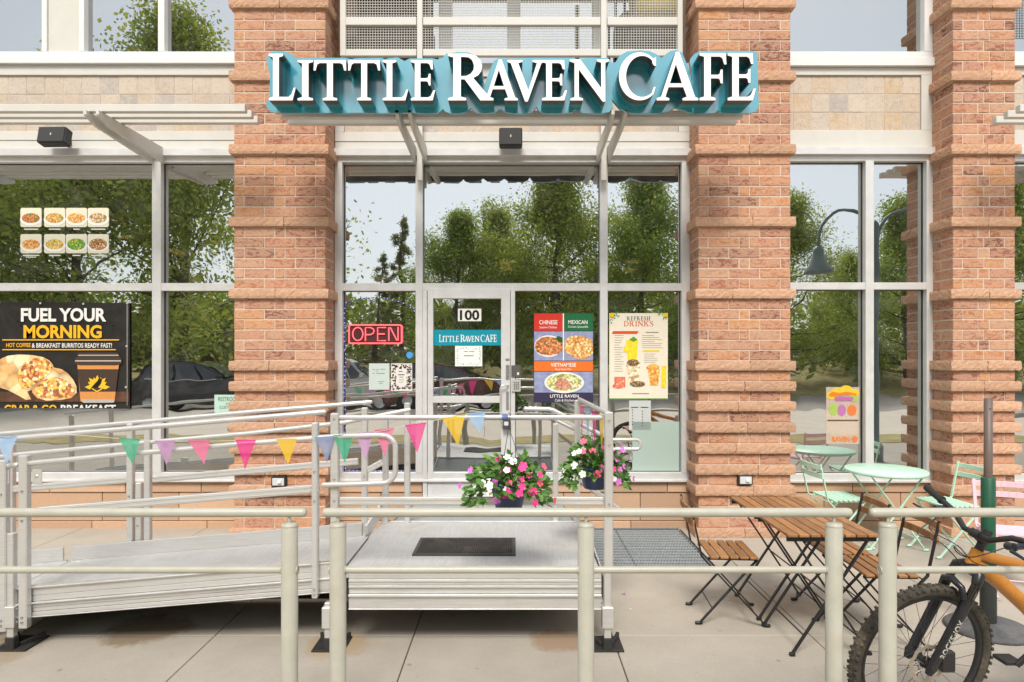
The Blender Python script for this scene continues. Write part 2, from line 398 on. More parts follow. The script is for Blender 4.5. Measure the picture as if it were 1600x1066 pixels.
# roman capitals for the sign
def arc(cx, cy, rx, ry, a0, a1, n): return [(cx+rx*math.cos(math.radians(a0+(a1-a0)*i/n)), cy+ry*math.sin(math.radians(a0+(a1-a0)*i/n))) for i in range(n+1)]
_st = [(0, 1), (0, .95), (.105, .92), (.105, .08), (0, .05)]
GL = {
 'I': ([(0, 0), (.36, 0), (.36, .05), (.255, .08), (.255, .92), (.36, .95), (.36, 1)]+_st, []),
 'L': ([(0, 0), (.6, 0), (.68, .27), (.63, .27), (.57, .13), (.5, .075), (.255, .075), (.255, .92), (.36, .95), (.36, 1)]+_st, []),
 'T': ([(.22, 0), (.58, 0), (.58, .05), (.475, .08), (.475, .925), (.66, .925), (.72, .89), (.76, .74), (.81, .74), (.80, 1), (0, 1), (-.01, .74), (.04, .74), (.08, .89), (.14, .925), (.325, .925), (.325, .08), (.22, .05)], []),
 'E': ([(0, 0), (.58, 0), (.65, .25), (.60, .25), (.53, .11), (.46, .075), (.255, .075), (.255, .475), (.42, .475), (.46, .45), (.48, .37), (.525, .37), (.525, .66), (.48, .66), (.46, .575), (.42, .55), (.255, .55), (.255, .925), (.44, .925), (.5, .89), (.54, .77), (.59, .77), (.575, 1)]+_st, []),
 'F': ([(0, 0), (.36, 0), (.36, .05), (.255, .08), (.255, .465), (.42, .465), (.46, .44), (.48, .36), (.525, .36), (.525, .65), (.48, .65), (.46, .565), (.42, .54), (.255, .54), (.255, .925), (.46, .925), (.52, .89), (.56, .76), (.61, .76), (.595, 1)]+_st, []),
 'R': ([(0, 0), (.36, 0), (.36, .05), (.255, .08), (.255, .45), (.33, .45), (.64, 0), (.9, 0), (.9, .045), (.82, .075), (.5, .48), (.6, .54), (.66, .63), (.675, .74), (.645, .86), (.56, .95), (.40, 1)]+_st, [[(.255, .52), (.36, .52), (.45, .57), (.505, .65), (.515, .75), (.48, .86), (.41, .92), (.33, .93), (.255, .93)]]),
 'A': ([(-.03, 0), (.25, 0), (.25, .045), (.165, .075), (.235, .28), (.565, .28), (.645, .075), (.55, .045), (.55, 0), (.9, 0), (.9, .045), (.83, .075), (.475, 1.03), (.40, 1.03), (.07, .08), (-.03, .045)], [[(.265, .36), (.535, .36), (.40, .77)]]),
 'V': ([(0, 1), (.34, 1), (.34, .955), (.245, .925), (.475, .25), (.67, .925), (.57, .955), (.57, 1), (.86, 1), (.86, .955), (.77, .92), (.46, -.03), (.40, -.03), (.075, .92), (0, .955)], []),
 'N': ([(0, 0), (.28, 0), (.28, .045), (.185, .08), (.185, .76), (.72, -.03), (.78, -.03), (.78, .92), (.87, .955), (.87, 1), (.59, 1), (.59, .955), (.69, .92), (.69, .30), (.22, 1), (-.02, 1), (-.02, .955), (.09, .91), (.09, .08), (0, .045)], []),
 'C': (arc(.49, .5, .49, .525, 48, 312, 26)+[(.87, .27), (.83, .27), (.78, .16)]+arc(.55, .5, .38, .45, 308, 52, 24)+[(.80, .78), (.84, .73), (.88, .73), (.88, .93)], []),
}
def glyph_geo(ch, ext=0.0):
    k = ('g', ch, ext)
    if k in _tc: return _tc[k]
    cu = bpy.data.curves.new('g', 'CURVE'); cu.dimensions = '2D'; cu.fill_mode = 'BOTH'; cu.extrude = ext
    for loop in [GL[ch][0]]+GL[ch][1]:
        sp = cu.splines.new('POLY'); sp.points.add(len(loop)-1); sp.use_cyclic_u = True
        for q, (a, b) in zip(sp.points, loop): q.co = (a, b, 0, 1)
    ob = bpy.data.objects.new('g', cu); COL.objects.link(ob)
    dg = bpy.context.evaluated_depsgraph_get(); dg.update()
    me = bpy.data.meshes.new_from_object(ob.evaluated_get(dg))
    vs = [tuple(v.co) for v in me.vertices]; fs = [list(p.vertices) for p in me.polygons]; nz = [p.normal.z for p in me.polygons]
    bpy.data.objects.remove(ob); bpy.data.curves.remove(cu); bpy.data.meshes.remove(me)
    _tc[k] = (vs, fs, nz); return _tc[k]
GL['H'] = ([(0, 0), (.36, 0), (.36, .05), (.255, .08), (.255, .47), (.6, .47), (.6, .08), (.495, .05), (.495, 0), (.855, 0), (.855, .05), (.75, .08), (.75, .92), (.855, .95), (.855, 1), (.495, 1), (.495, .95), (.6, .92), (.6, .55), (.255, .55), (.255, .92), (.36, .95), (.36, 1)]+_st, [])
GL['D'] = ([(0, 0)]+arc(.38, .5, .44, .5, -90, 90, 16)+_st, [[(.255, .075)]+arc(.38, .5, .28, .425, -90, 90, 14)+[(.255, .925)]])
GL['K'] = ([(0, 0), (.36, 0), (.36, .05), (.255, .08), (.255, .45), (.32, .5), (.62, .06), (.56, .04), (.56, 0), (.9, 0), (.9, .05), (.82, .08), (.45, .56), (.72, .9), (.82, .95), (.82, 1), (.54, 1), (.54, .95), (.6, .92), (.30, .56), (.255, .52), (.255, .92), (.36, .95), (.36, 1)]+_st, [])
def _s():
    c = [(.58, .78), (.5, .93), (.34, .96), (.18, .9), (.12, .76), (.2, .62), (.4, .5), (.56, .38), (.6, .22), (.52, .08), (.34, .03), (.16, .08), (.05, .25)]
    a, b = [], []
    for i, p in enumerate(c):
        q, r = c[max(0, i-1)], c[min(len(c)-1, i+1)]; d = math.hypot(r[0]-q[0], r[1]-q[1]); n = (-(r[1]-q[1])/d, (r[0]-q[0])/d); w = .04+.045*math.exp(-((i-6)/2.5)**2)
        a.append((p[0]+n[0]*w, p[1]+n[1]*w)); b.append((p[0]-n[0]*w, p[1]-n[1]*w))
    return a+b[::-1]
GL['S'] = (_s(), [])
def serif(mb, word, px0, px1, py0, py1, Y, dy):
    ws = [max(p[0] for p in GL[c][0])-min(p[0] for p in GL[c][0])+.09 for c in word]; x = px0; k = (px1-px0)/(sum(ws)-.09)
    for c, w in zip(word, ws):
        vs, fs, nz = glyph_geo(c, 0); m0 = min(p[0] for p in GL[c][0])
        mb.add([(XW(x+(p[0]-m0)*k, Y), Y-dy, ZW(py1+(py0-py1)*p[1], Y)) for p in vs], fs); x += w*k
    return mb
SIGN = [('L', 420, 462, 84), ('I', 465, 489, 94), ('T', 490, 541, 94), ('T', 544, 594, 94), ('L', 598, 638, 94), ('E', 642, 680, 94), ('R', 700, 771, 84), ('A', 754, 809, 93), ('V', 793, 852, 94), ('E', 847, 886, 94), ('N', 890, 952, 93), ('C', 967, 1025, 82), ('A', 1026, 1091, 81), ('F', 1093, 1135, 83), ('E', 1137, 1181, 83)]
# ================================================================== the building
FY = 6.65                                       # face of the brick piers
bld = thing('cafe_building', 'brick and stone cafe building front with tall shop windows and a glass door', 'building', (0, YW, 0))
BO = (0, YW, 0)
def part(mb, name, mats, parent=bld): return off(mb, BO).build(name, mats, parent)
BANDS = [.413, .619, .829, 1.038, 1.248, 1.448, 1.652, 2.365, 3.078, 3.795, 4.522, 5.24, 5.96, 6.68]
def rough_block(mb, x0, x1, y0, y1, z0, z1, jit=.0032, step=.024):
    nx = max(3, int((x1-x0)/step)); ny = max(3, int((y1-y0)/step)); nz = 4
    ids = {}; vs = []
    def v(i, j, k):
        if (i, j, k) in ids: return ids[(i, j, k)]
        x = x0+(x1-x0)*i/nx; y = y0+(y1-y0)*j/ny; z = z0+(z1-z0)*k/nz
        zz = (k/nz-.5)*2; bulge = .003*(abs(zz)**4)
        fx = -1 if i == 0 else (1 if i == nx else 0); fy = -1 if j == 0 else (1 if j == ny else 0)
        low = .003 if k == 0 else 0
        if j == 0: y += bulge+low+rnd(-jit, jit)
        if fx: x -= fx*(bulge+rnd(-jit, jit)*.8)
        if k == 0: z += rnd(-.001, .003)
        ids[(i, j, k)] = len(vs); vs.append((x, y, z)); return ids[(i, j, k)]
    fs = []
    for i in range(nx):
        for k in range(nz):
            fs.append([v(i, 0, k), v(i+1, 0, k), v(i+1, 0, k+1), v(i, 0, k+1)])
    for i in range(nx):
        for j in range(ny):
            fs.append([v(i, j, nz), v(i+1, j, nz), v(i+1, j+1, nz), v(i, j+1, nz)])
            fs.append([v(i, j, 0), v(i, j+1, 0), v(i+1, j+1, 0), v(i+1, j, 0)])
    for j in range(ny):
        for k in range(nz):
            fs.append([v(0, j, k), v(0, j, k+1), v(0, j+1, k+1), v(0, j+1, k)])
            fs.append([v(nx, j, k), v(nx, j+1, k), v(nx, j+1, k+1), v(nx, j, k+1)])
    mb.add(vs, fs)
def brick(mb, x0, x1, y0, y1, z0, z1):
    j = lambda: rnd(-.002, .002)
    mb.box(x0+.004+j()*.5, x1-.004+j()*.5, y0+rnd(-.001, .004), y1, z0+.0045+j()*.4, z1-.0045+j()*.4, .005)
def pier(xa, xb, patA, patB, label=None):
    mb = MB(); mb.m = 1
    mb.box(xa+.0065, xb-.0065, FY+.0065, 7.35, -.1, 7.3, .001)
    mb.m = 0
    zs = [.09]+[z for z in BANDS]+[7.3]
    row = 0
    for a, b in zip(zs[:-1], zs[1:]):
        top = b-.0 if b in BANDS else b
        lo = a if a == .09 else a+.1016
        hi = b
        n = max(1, round((hi-lo)/.1022)); h = (hi-lo)/n
        for q in range(n):
            z0 = lo+q*h; z1 = z0+h
            pat = patA if row % 2 == 0 else patB
            tot = sum(pat); x = xa
            for i, w in enumerate(pat):
                ww = w/tot*(xb-xa); last = i == len(pat)-1; first = i == 0
                # corner bricks return round the side
                dep = .10 if not (first or last) else (.30 if (row % 2 == 0) else .19)
                brick(mb, x, x+ww, FY, FY+dep, z0, z1)
                x += ww
            d0 = .30 if row % 2 == 0 else .19
            for sx in (0, 1):
                y = FY+d0
                while y < 7.1:
                    l = .30 if y > FY+d0+.01 or row % 2 else .2
                    if sx == 0: brick2(mb, xa, xa+.1, y, min(y+l, 7.2), z0, z1, -1)
                    else: brick2(mb, xb-.1, xb, y, min(y+l, 7.2), z0, z1, 1)
                    y += l
            row += 1
    o = part(mb, 'brick_pier', [BRICK, MORTAR])
    for z in [-.012]+BANDS:
        s = MB(); e = .036
        h = .1016
        xm = xa+(xb-xa)*rnd(.35, .65)
        rough_block(s, xa-e, xm-.002, FY-e, 7.02, z+.004, z+h-.004)
        rough_block(s, xm+.002, xb+e, FY-e, 7.02, z+.004, z+h-.004)
        off(s, BO).build('stone_band', STONE, o)
    return o
def brick2(mb, x0, x1, y0, y1, z0, z1, side):
    a, b = (x0+rnd(-.001, .003), x1) if side < 0 else (x0, x1-rnd(-.001, .003))
    mb.box(a, b, y0+.004, y1-.004, z0+.0045, z1-.0045, .005)
pier(-2.783, -1.869, [4, 12, 4, 12, 4], [12, 12, 12])
pier(1.829, 2.751, [12, 12, 12], [4, 12, 4, 12, 4])
pier(4.357, 4.981, [9.5, 4.2, 9.5], [4, 8, 8, 4])

# --- storefront frames -------------------------------------------------
GY = YW+.045                                     # glass plane
def fr(mb, px0, px1, py0, py1, y0=YW-.03, y1=YW+.11): mb.box(XW(px0), XW(px1), y0, y1, ZW(py1), ZW(py0), .003)
def pane(parent, px0, px1, py0, py1, mat=GLASS, y=GY):
    m = MB(); m.box(XW(px0)-.012, XW(px1)+.012, y, y+.008, ZW(py1)-.012, ZW(py0)+.012, .0005)
    off(m, BO).build('pane', mat, parent)
def gasket(mb, px0, px1, py0, py1):              # dark rubber strip round a pane
    t = .9
    for a, b, c, d in ((px0, px1, py0, py0+t), (px0, px1, py1-t, py1), (px0, px0+t, py0+t, py1-t), (px1-t, px1, py0+t, py1-t)):
        mb.box(XW(a), XW(b), GY-.012, GY-.001, ZW(d), ZW(c), .0005)
def store(xl, xr, vx, glasses, hor=(443, 455), top=(238, 255), bot=(738, 752), jl=None, jr=None):
    m = MB(); m.m = 0
    fr(m, xl, xr, top[0]+8, top[1], YW-.03)
    fr(m, xl, xr, top[0]-3, top[0]+8.3, YW-.075)
    fr(m, xl, xr, bot[0], bot[1]-3, YW-.03); fr(m, xl, xr, bot[1]-3.3, bot[1], YW-.06)
    cols = [(a, b) for a, b in vx]
    for a, b in cols: fr(m, a, b, top[1]-.5, bot[0]+.5, YW-.034)
    xs = [q for ab in cols for q in ab]
    segs = list(zip(xs[1::2], xs[2::2]))
    for a, b in segs: fr(m, a-.3, b+.3, hor[0], hor[1], YW-.028)
    m.m = 1
    for g in glasses: gasket(m, *g[:4])
    o = part(m, 'storefront_window', [ALU, BLACK])
    for g in glasses: pane(o, *g[:4], mat=g[4] if len(g) > 4 else GLASS)
    return o
store(-420, 389, [(-424, -412), (-194, -180), (240, 254), (386, 392)],
      [(-412, -194, 255, 443), (-412, -194, 455, 738), (-180, 240, 255, 443), (-180, 240, 455, 738), (254, 386, 255, 443), (254, 386, 455, 738)])
w2 = store(524, 1077, [(524, 536), (650, 661), (937, 949), (1064, 1077)],
      [(536, 650, 257, 443), (536, 650, 455, 738), (661, 937, 257, 443), (949, 1064, 257, 443), (949, 1064, 455, 738), (805, 937, 455, 738)])
store(1210, 1458, [(1213, 1222), (1350, 1363), (1445, 1458)],
      [(1222, 1350, 253, 442), (1222, 1350, 453, 740), (1363, 1445, 253, 442), (1363, 1445, 453, 740)], hor=(442, 453), top=(236, 253), bot=(740, 753))
store(1560, 2000, [(1556, 1568), (1788, 1800), (1990, 2002)],
      [(1568, 1788, 253, 442), (1568, 1788, 453, 740), (1800, 1990, 253, 442), (1800, 1990, 453, 740)], hor=(442, 453), top=(236, 253), bot=(740, 753))

# --- door ----------------------------------------------------------------
m = MB()
fr(m, 661.3, 668, 455.3, 777, YW-.045); fr(m, 798, 804.8, 455.3, 737.5, YW-.045); fr(m, 798, 804.8, 752.2, 777, YW-.045)
part(m, 'door_frame', ALU)
m = MB(); m.m = 0
DY0, DY1 = YW-.035, YW+.03
for a, b, c, d in ((668.6, 677.3, 452, 775.5), (783, 797.4, 452, 775.5), (677.3, 783, 452, 467), (677.3, 783, 747, 775.5)): fr(m, a, b, c, d, DY0, DY1)
m.m = 1; gasket(m, 677.3, 783, 467, 747)
door = part(m, 'door', [ALU, BLACK])
pane(door, 677.3, 783, 467, 747, GLASSD, YW+.01)
m = MB(); fr(m, 677, 783, 619, 629, YW-.07, YW-.036)
off(m, BO).build('push_bar', ALU, door)
m = MB(); hx = XW(782)
m.tube([(XW(795), YW-.03, ZW(602)), (XW(792), YW-.075, ZW(602)), (XW(784), YW-.09, ZW(602)), (hx, YW-.09, ZW(606)), (hx, YW-.09, ZW(655)), (XW(784), YW-.09, ZW(659)), (XW(795), YW-.04, ZW(660))], .0085, 10)
off(m, BO).build('handle', MILL, door)
m = MB(); m.box(XW(791), XW(795), YW-.05, YW-.034, ZW(639), ZW(611)); m.box(XW(790), XW(796), YW-.045, YW-.034, ZW(563), ZW(560))
for q in range(5): m.box(XW(790.5), XW(796), YW-.047, YW-.034, ZW(592-q*4.6), ZW(588.6-q*4.6), .002)
off(m, BO).build('lock', simple('lock_steel', (.3, .3, .3), .4, .6), door)
m = MB(); m.box(XW(660), XW(806), YW-.10, YW+.1, .285, ZW(776.5))
part(m, 'threshold', MILL)

# --- base wall, spandrels, tiles, ledges -------------------------------------
m = MB(); m.m = 1; m.box(-8.2, 8.2, YW+.03, YW+.2, -.1, ZW(752), .001); m.m = 0
for (z0, z1, y0, l0) in ((-.03, .075, YW-.02, 1.2), (.075, .375, YW-.005, .80), (.375, ZW(752)-.002, YW-.02, .79)):
    for (xa, xb) in ((-8, -2.76), (-1.89, -.955), (.02, 1.85), (2.74, 4.37), (4.96, 8)):
        x = xa+(.0 if z0 != .075 else -.3)
        while x < xb:
            a, b = max(x, xa), min(x+l0, xb)
            if b-a > .03: m.box(a+.003, b-.003, y0, YW+.06, z0+.003, z1-.003, .004)
            x += l0
m.box(-.95, .015, YW-.02, YW+.06, -.03, .28)
part(m, 'base_wall', [BASE, GROUT])
def spandrel(pxa, pxb, tiles, rows, cre):
    m = MB()
    for a, b, c, d, y in cre: fr(m, a, b, c, d, y, YW+.16)
    part(m, 'spandrel_panel', CREAM)
    m = MB(); m.m = 1
    tx0, tx1, ty0, ty1 = tiles
    fr(m, tx0, tx1, ty0, ty1, YW+.0045, YW+.06); m.m = 0
    nx = round((tx1-tx0)/28.8); nz = rows; h = (ty1-ty0)/nz
    for i in range(nx):
        for k in range(nz):
            a = tx0+(tx1-tx0)*i/nx; b = tx0+(tx1-tx0)*(i+1)/nx
            m.box(XW(a)+.003, XW(b)-.003, YW+rnd(-.001, .0015), YW+.03, ZW(ty0+(k+1)*h)+.003, ZW(ty0+k*h)-.003, .0025)
    part(m, 'tile_panel', [TILE, GROUT])
spandrel(0, 0, (-420, 388, 118.5, 206), 3, [(-420, 390, 102.8, 118.5, YW-.02), (-420, 390, 206, 220, YW-.02), (-420, 390, 220.3, 235, YW-.012)])
spandrel(0, 0, (538, 1060, 121, 207.5), 3, [(524, 1077, 100, 121, YW-.02), (524, 1077, 207.5, 222, YW-.02), (524, 1077, 222.3, 235, YW-.012), (524, 538, 121, 207.5, YW-.02), (1060, 1077, 121, 207.5, YW-.02)])
spandrel(0, 0, (1211, 1438, 118.5, 204.5), 3, [(1205, 1458, 106.5, 118.5, YW-.02), (1205, 1458, 204.5, 233, YW-.02), (1438, 1458, 118.5, 204.5, YW-.02)])
spandrel(0, 0, (1570, 2000, 118.5, 204.5), 3, [(1556, 2000, 106.5, 118.5, YW-.02), (1556, 2000, 204.5, 233, YW-.02)])
for f_ in ((-420, 390, 92, 102.5), (1205, 1458, 93, 106.3), (1556, 2000, 93, 106.3)):
    m = MB(); fr(m, *f_, YW-.06, YW+.2); part(m, 'window_ledge', WHITE)
def upper(frames, panes):
    m = MB()
    for f in frames: fr(m, *f)
    o = part(m, 'upper_window', WHITE)
    for p in panes: pane(o, *p, mat=GLASSU)
upper([(-420, 390, 82.5, 91.8, YW-.03), (68, 76, -150, 82.4, YW-.03), (126, 134, -150, 82.4, YW-.03), (249, 259, -150, 82.4, YW-.03), (-180, -172, -150, 82.4, YW-.03), (380, 390, -150, 82.4, YW-.03)],
      [(-172, 68, -150, 82.5), (134, 249, -150, 82.5), (259, 380, -150, 82.5)])
upper([(1205, 1458, 82.5, 92.8, YW-.03), (1442, 1458, -150, 82.4, YW-.03), (1205, 1214, -150, 82.4, YW-.03)], [(1214, 1442, -150, 82.5)])
upper([(1556, 2000, 82.5, 92.8, YW-.03), (1556, 1568, -150, 82.4, YW-.03), (1780, 1792, -150, 82.4, YW-.03)], [(1568, 1780, -150, 82.5), (1792, 2000, -150, 82.5)])
m = MB(); fr(m, 76.2, 125.8, -150, 82.4, YW-.008); part(m, 'window_infill', CREAM)
m = MB(); m.box(-8.2, -2.7, YW-.02, 7.3, 6.35, 7.6); m.box(-2.0, 8.2, YW-.02, 7.3, 6.9, 7.6)
part(m, 'upper_wall', CREAM)
# interior and upstairs
m = MB(); fr(m, 1570, 1786, 456, 738, GY+.02, GY+.03); part(m, 'window_blind', simple('olive_blind', (.46, .43, .19), .8))
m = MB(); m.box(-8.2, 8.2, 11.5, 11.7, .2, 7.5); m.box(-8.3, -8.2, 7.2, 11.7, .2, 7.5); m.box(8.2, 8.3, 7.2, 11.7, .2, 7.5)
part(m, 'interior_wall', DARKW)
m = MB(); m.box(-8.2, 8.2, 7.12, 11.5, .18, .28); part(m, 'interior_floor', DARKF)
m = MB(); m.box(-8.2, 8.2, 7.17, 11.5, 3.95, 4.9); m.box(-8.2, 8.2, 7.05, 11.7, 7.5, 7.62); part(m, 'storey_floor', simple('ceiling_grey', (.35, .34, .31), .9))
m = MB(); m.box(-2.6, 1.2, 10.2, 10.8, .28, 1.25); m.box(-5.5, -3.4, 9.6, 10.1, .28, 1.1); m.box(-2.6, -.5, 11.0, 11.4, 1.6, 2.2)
part(m, 'counter', simple('counter_wood', (.16, .10, .06), .5))
# balcony recess behind the sign
m = MB()
BYD = 8.35
m.box(-2.2, 2.2, BYD+.05, BYD+.2, 4.9, 7.5)
part(m, 'balcony_wall', simple('balcony_stucco', (.42, .36, .30), .9))
m = MB()
def brc(px0, px1, py0, py1, y0, y1): m.box(XW(px0, BYD), XW(px1, BYD), y0, y1, ZW(py1, BYD), ZW(py0, BYD))
for px in (687, 793, 926, 664): brc(px-1, px+20 if px != 664 else px+8, -200, 230, BYD-.05, BYD+.05)
o = part(m, 'balcony_door', WHITE)
for a, b in ((672, 686), (707, 792), (813, 925), (946, 1000)):
    q = MB(); q.box(XW(a, BYD)-.01, XW(b, BYD)+.01, BYD-.01, BYD, 4.95, 7.3, .0005); off(q, BO).build('pane', GLASSU, o)
m = MB(); m.box(-1.95, -1.875, 7.0, BYD, 4.9, 7.5); m.box(1.84, 1.9, 7.0, BYD, 4.9, 7.5); part(m, 'balcony_side', BASE)
# balcony rail with mesh, and steel posts down past the door frame
m = MB(); RYB = YW-.10
def rb(px0, px1, py0, py1, d=.05): m.box(XW(px0, RYB), XW(px1, RYB), RYB-d/2, RYB+d/2, ZW(py1, RYB), ZW(py0, RYB), .004)
for c, d in ((28, 41), (78, 89), (-62, -50)): rb(541, 651, c, d); rb(661.5, 938, c, d); rb(948.5, 1058, c, d)
rb(532, 541, -60, 89); rb(1058, 1066, -60, 89)
o = part(m, 'balcony_railing', CREAM)
m = MB(); x = XW(541, RYB)
while x < XW(1058, RYB): m.box(x-.0024, x+.0024, RYB+.003, RYB+.006, ZW(80, RYB), ZW(-52, RYB), .0003); x += .0272
z = ZW(79, RYB)+.01
while z < ZW(-50, RYB): m.box(XW(540, RYB), XW(1059, RYB), RYB-.001, RYB+.0025, z-.0024, z+.0024, .0003); z += .0272
off(m, BO).build('wire_mesh', CREAM, o)
m = MB()
for a, b in ((652, 660.5), (938.5, 947.5)):
    RYP = YW-.10; m.box(XW(a, RYP), XW(b, RYP), RYP-.027, RYP+.027, ZW(283, RYP), 6.9, .004)
part(m, 'steel_post', CREAM)
m = MB(); m.box(XW(1587)+.3, 7, RYB, RYB+.04, ZW(62), ZW(48)); m.box(XW(1587)+.3, 7, RYB, RYB+.04, ZW(-30), ZW(-20)); m.box(XW(1587)+.3, 7, RYB, RYB+.04, ZW(30), ZW(28))
x = XW(1592)
while x < 7: m.box(x-.003, x+.003, RYB+.015, RYB+.02, ZW(48), ZW(-25), .0003); x += .0272
z = ZW(48)
while z < ZW(-25): m.box(XW(1590), 7, RYB+.008, RYB+.013, z-.003, z+.003, .0003); z += .0272
part(m, 'balcony_railing', CREAM)

# things on the balcony
o = thing('balcony_chair', 'dark covered armchair behind the balcony mesh at the left', 'chair', (XW(600, 7.8), 7.8, 4.9))
q = MB(); q.box(-.5, .48, -.3, .35, 0, .5, .04); q.box(-.5, .48, .2, .4, .4, 1.75, .05); q.build('seat', simple('dark_cloth', (.035, .025, .022), .9), o)
for a in (-.58, .48):
    q = MB(); q.box(a, a+.08, -.3, .3, 0, .75, .02); q.build('armrest', simple('dark_cloth2', (.05, .035, .03), .9), o)
o = thing('lantern', 'yellow wicker lantern in a dark frame on the balcony', 'lantern', (XW(1025, 7.7), 7.7, 4.9))
q = MB(); q.lathe([(.0, .62), (.26, .63), (.30, .8), (.31, 1.0), (.30, 1.25), (.24, 1.42), (0, 1.43)], seg=20); q.build('shade', simple('yellow_wicker', (.40, .33, .11), .8, 0, .3, 40, .4, 90), o)
q = MB(); q.box(-.33, .33, -.3, .3, .0, .06); q.box(-.33, .33, -.3, .3, .28, .58, .02)
for a in (-.33, .31):
    for b in (-.3, .28): q.box(a, a+.03, b, b+.03, 0, 1.5)
q.build('frame', BLACK, o)

# ================================================================== sunshades, sign, speakers
def shade(xa, xb, arms, label, ys):
    o = thing('sunshade', label, 'sunshade', ((xa+xb)/2, YW, 3.98), 0, 'sunshades over the shop windows')
    L = ((xa+xb)/2, YW, 3.98)
    for y in ys:
        m = MB(); m.box(xa, xb, y-.03, y+.03, 3.955, 4.02, .004); off(m, L).build('slat', CREAM, o)
    for ax in arms:
        for d in (-.055, .055):
            m = MB()
            x = ax+d; pr = [(YW-.06, 3.80), (YW-.06, 3.955), (5.86, 3.952), (5.86, 3.915), (6.02, 3.86)]
            n = len(pr); vs = [(x-.014, y, z) for y, z in pr]+[(x+.014, y, z) for y, z in pr]
            m.add(vs, [list(range(n)), list(range(n, 2*n))[::-1]]+[[i, (i+1) % n, n+(i+1) % n, n+i] for i in range(n)])
            off(m, L).build('bracket_arm', CREAM, o)
shade(-7.5, -2.37, [-3.70, -6.2], 'cream slatted sunshade left of the sign, over the left window', (5.93, 6.075, 6.22))
shade(-2.10, 2.07, [XW(656, 6.9), XW(943, 6.9)], 'cream slatted sunshade directly under the cafe sign', (6.08, 6.25))
shade(4.46, 7.5, [6.0], 'cream slatted sunshade end at the far right edge, past the last brick pier', (5.93, 6.075, 6.22))

SY = 5.86
sign = thing('cafe_sign', 'large sign with white raised letters LITTLE RAVEN CAFE on a teal backing', 'sign', (0, SY, 3.93))
SO = (0, SY, 3.93)
top = [(416, 92), (418.5, 85), (427, 80.5), (446, 81.5), (455, 84.5), (464, 91), (490, 90.5), (540, 90.5), (548, 92.5), (556, 91), (596, 90.5), (602, 93), (606, 91), (622, 90), (632, 95.5), (640, 91.5), (675, 91), (684, 93), (692, 90), (697, 84), (715, 81.5), (732, 82), (744, 87.5), (750, 97), (754, 112), (757, 133), (764, 112), (772, 95), (780, 90.5), (800, 92.5), (812, 90.5), (850, 90.5), (890, 90.5), (903, 92.5), (922, 90), (950, 91), (957, 99), (962, 97), (968, 87), (980, 80.5), (1000, 78.5), (1015, 80), (1026, 85), (1034, 91), (1040, 85), (1048, 79.5), (1058, 78), (1066, 83), (1072, 97), (1078, 112), (1081, 130), (1081, 112), (1078, 98), (1080, 90), (1087, 83), (1096, 80), (1178, 80), (1184, 85)]
bot = [(1185, 150), (1186, 165), (1181, 174), (1172, 177), (1150, 177.5), (1128, 176.5), (1122, 173), (1116, 176.5), (1100, 177.5), (1082, 177), (1074, 174.5), (1056, 168), (1044, 174), (1030, 177), (1000, 177.5), (982, 176), (968, 169), (956, 155), (958, 168), (952, 175), (940, 177.5), (922, 177), (908, 176), (900, 170), (892, 176), (872, 177.5), (850, 177), (843, 174), (838, 167), (833, 174), (822, 177.5), (800, 177), (789, 175), (782, 170), (775, 175), (760, 177), (745, 176), (736, 169), (728, 175), (718, 177.5), (702, 177), (695, 174), (692, 170), (686, 176), (670, 177.5), (640, 176), (600, 177), (560, 176), (530, 177), (490, 176.5), (450, 177), (428, 176), (418, 170), (416, 160), (421, 154), (422, 120)]
pts = [(XW(a, SY), ZW(b, SY)) for a, b in top+bot]
m = MB(); m.poly(pts, SY, SY+.035)
backing = off(m, SO).build('backing', TEAL, sign)
m = MB(); m.poly(pts, SY+.0352, SY+.037); off(m, SO).build('back_face', simple('panel_back', (.05, .048, .045), .6), sign)
WF = simple('acrylic_white', (.86, .86, .86), .3, 0, .015, 6); WF2 = simple('letter_return', (.10, .09, .078), .45, .3, .1, 8)
LF0 = SY-.19; TD = simple('letter_base_teal', srgb('0E8592'), .35, 0, .05, 6, spec=.5)
for si, (ch, a, b, t) in enumerate(SIGN):
    LF = LF0-.0016*(si % 2)
    vs, fs, nz = glyph_geo(ch, .5)
    x0, x1, z0, z1 = XW(a, LF), XW(b, LF), ZW(157, LF), ZW(t, LF)
    ux = [q[0] for q in GL[ch][0]]; uz = [q[1] for q in GL[ch][0]]
    ua, ub, va, vb = min(ux), max(ux), min(uz), max(uz)
    if ch in 'NVA': va, vb = (0 if ch != 'V' else va+.0), max(uz)
    if ch in 'NV': va = 0
    m = MB(); m.v = [(x0+(p[0]-ua)/(ub-ua)*(x1-x0), LF+.002+(.5-p[2])*.093, z0+(p[1]-va)/(vb-va)*(z1-z0)) for p in vs]
    m.f = fs; m.sm = [False]*len(fs); m.mi = [0]*len(fs); MM = list(m.v)
    lo = off(m, SO).build('letter', WF2, sign)
    mt = MB(); mt.v = [(p[0], LF+.096+(p[1]-LF-.002)/.093*(SY-LF-.095), p[2]) for p in MM]; mt.f = fs; mt.sm = [False]*len(fs); mt.mi = [0]*len(fs)
    off(mt, SO).build('letter_base', TD, lo)
    vs2, fs2, nz2 = glyph_geo(ch, .0)
    m = MB(); m.v = [(x0+(p[0]-ua)/(ub-ua)*(x1-x0), LF-.0005, z0+(p[1]-va)/(vb-va)*(z1-z0)) for p in vs2]
    m.f = fs2; m.sm = [False]*len(fs2); m.mi = [0]*len(fs2)
    off(m, SO).build('letter_face', WF, lo)

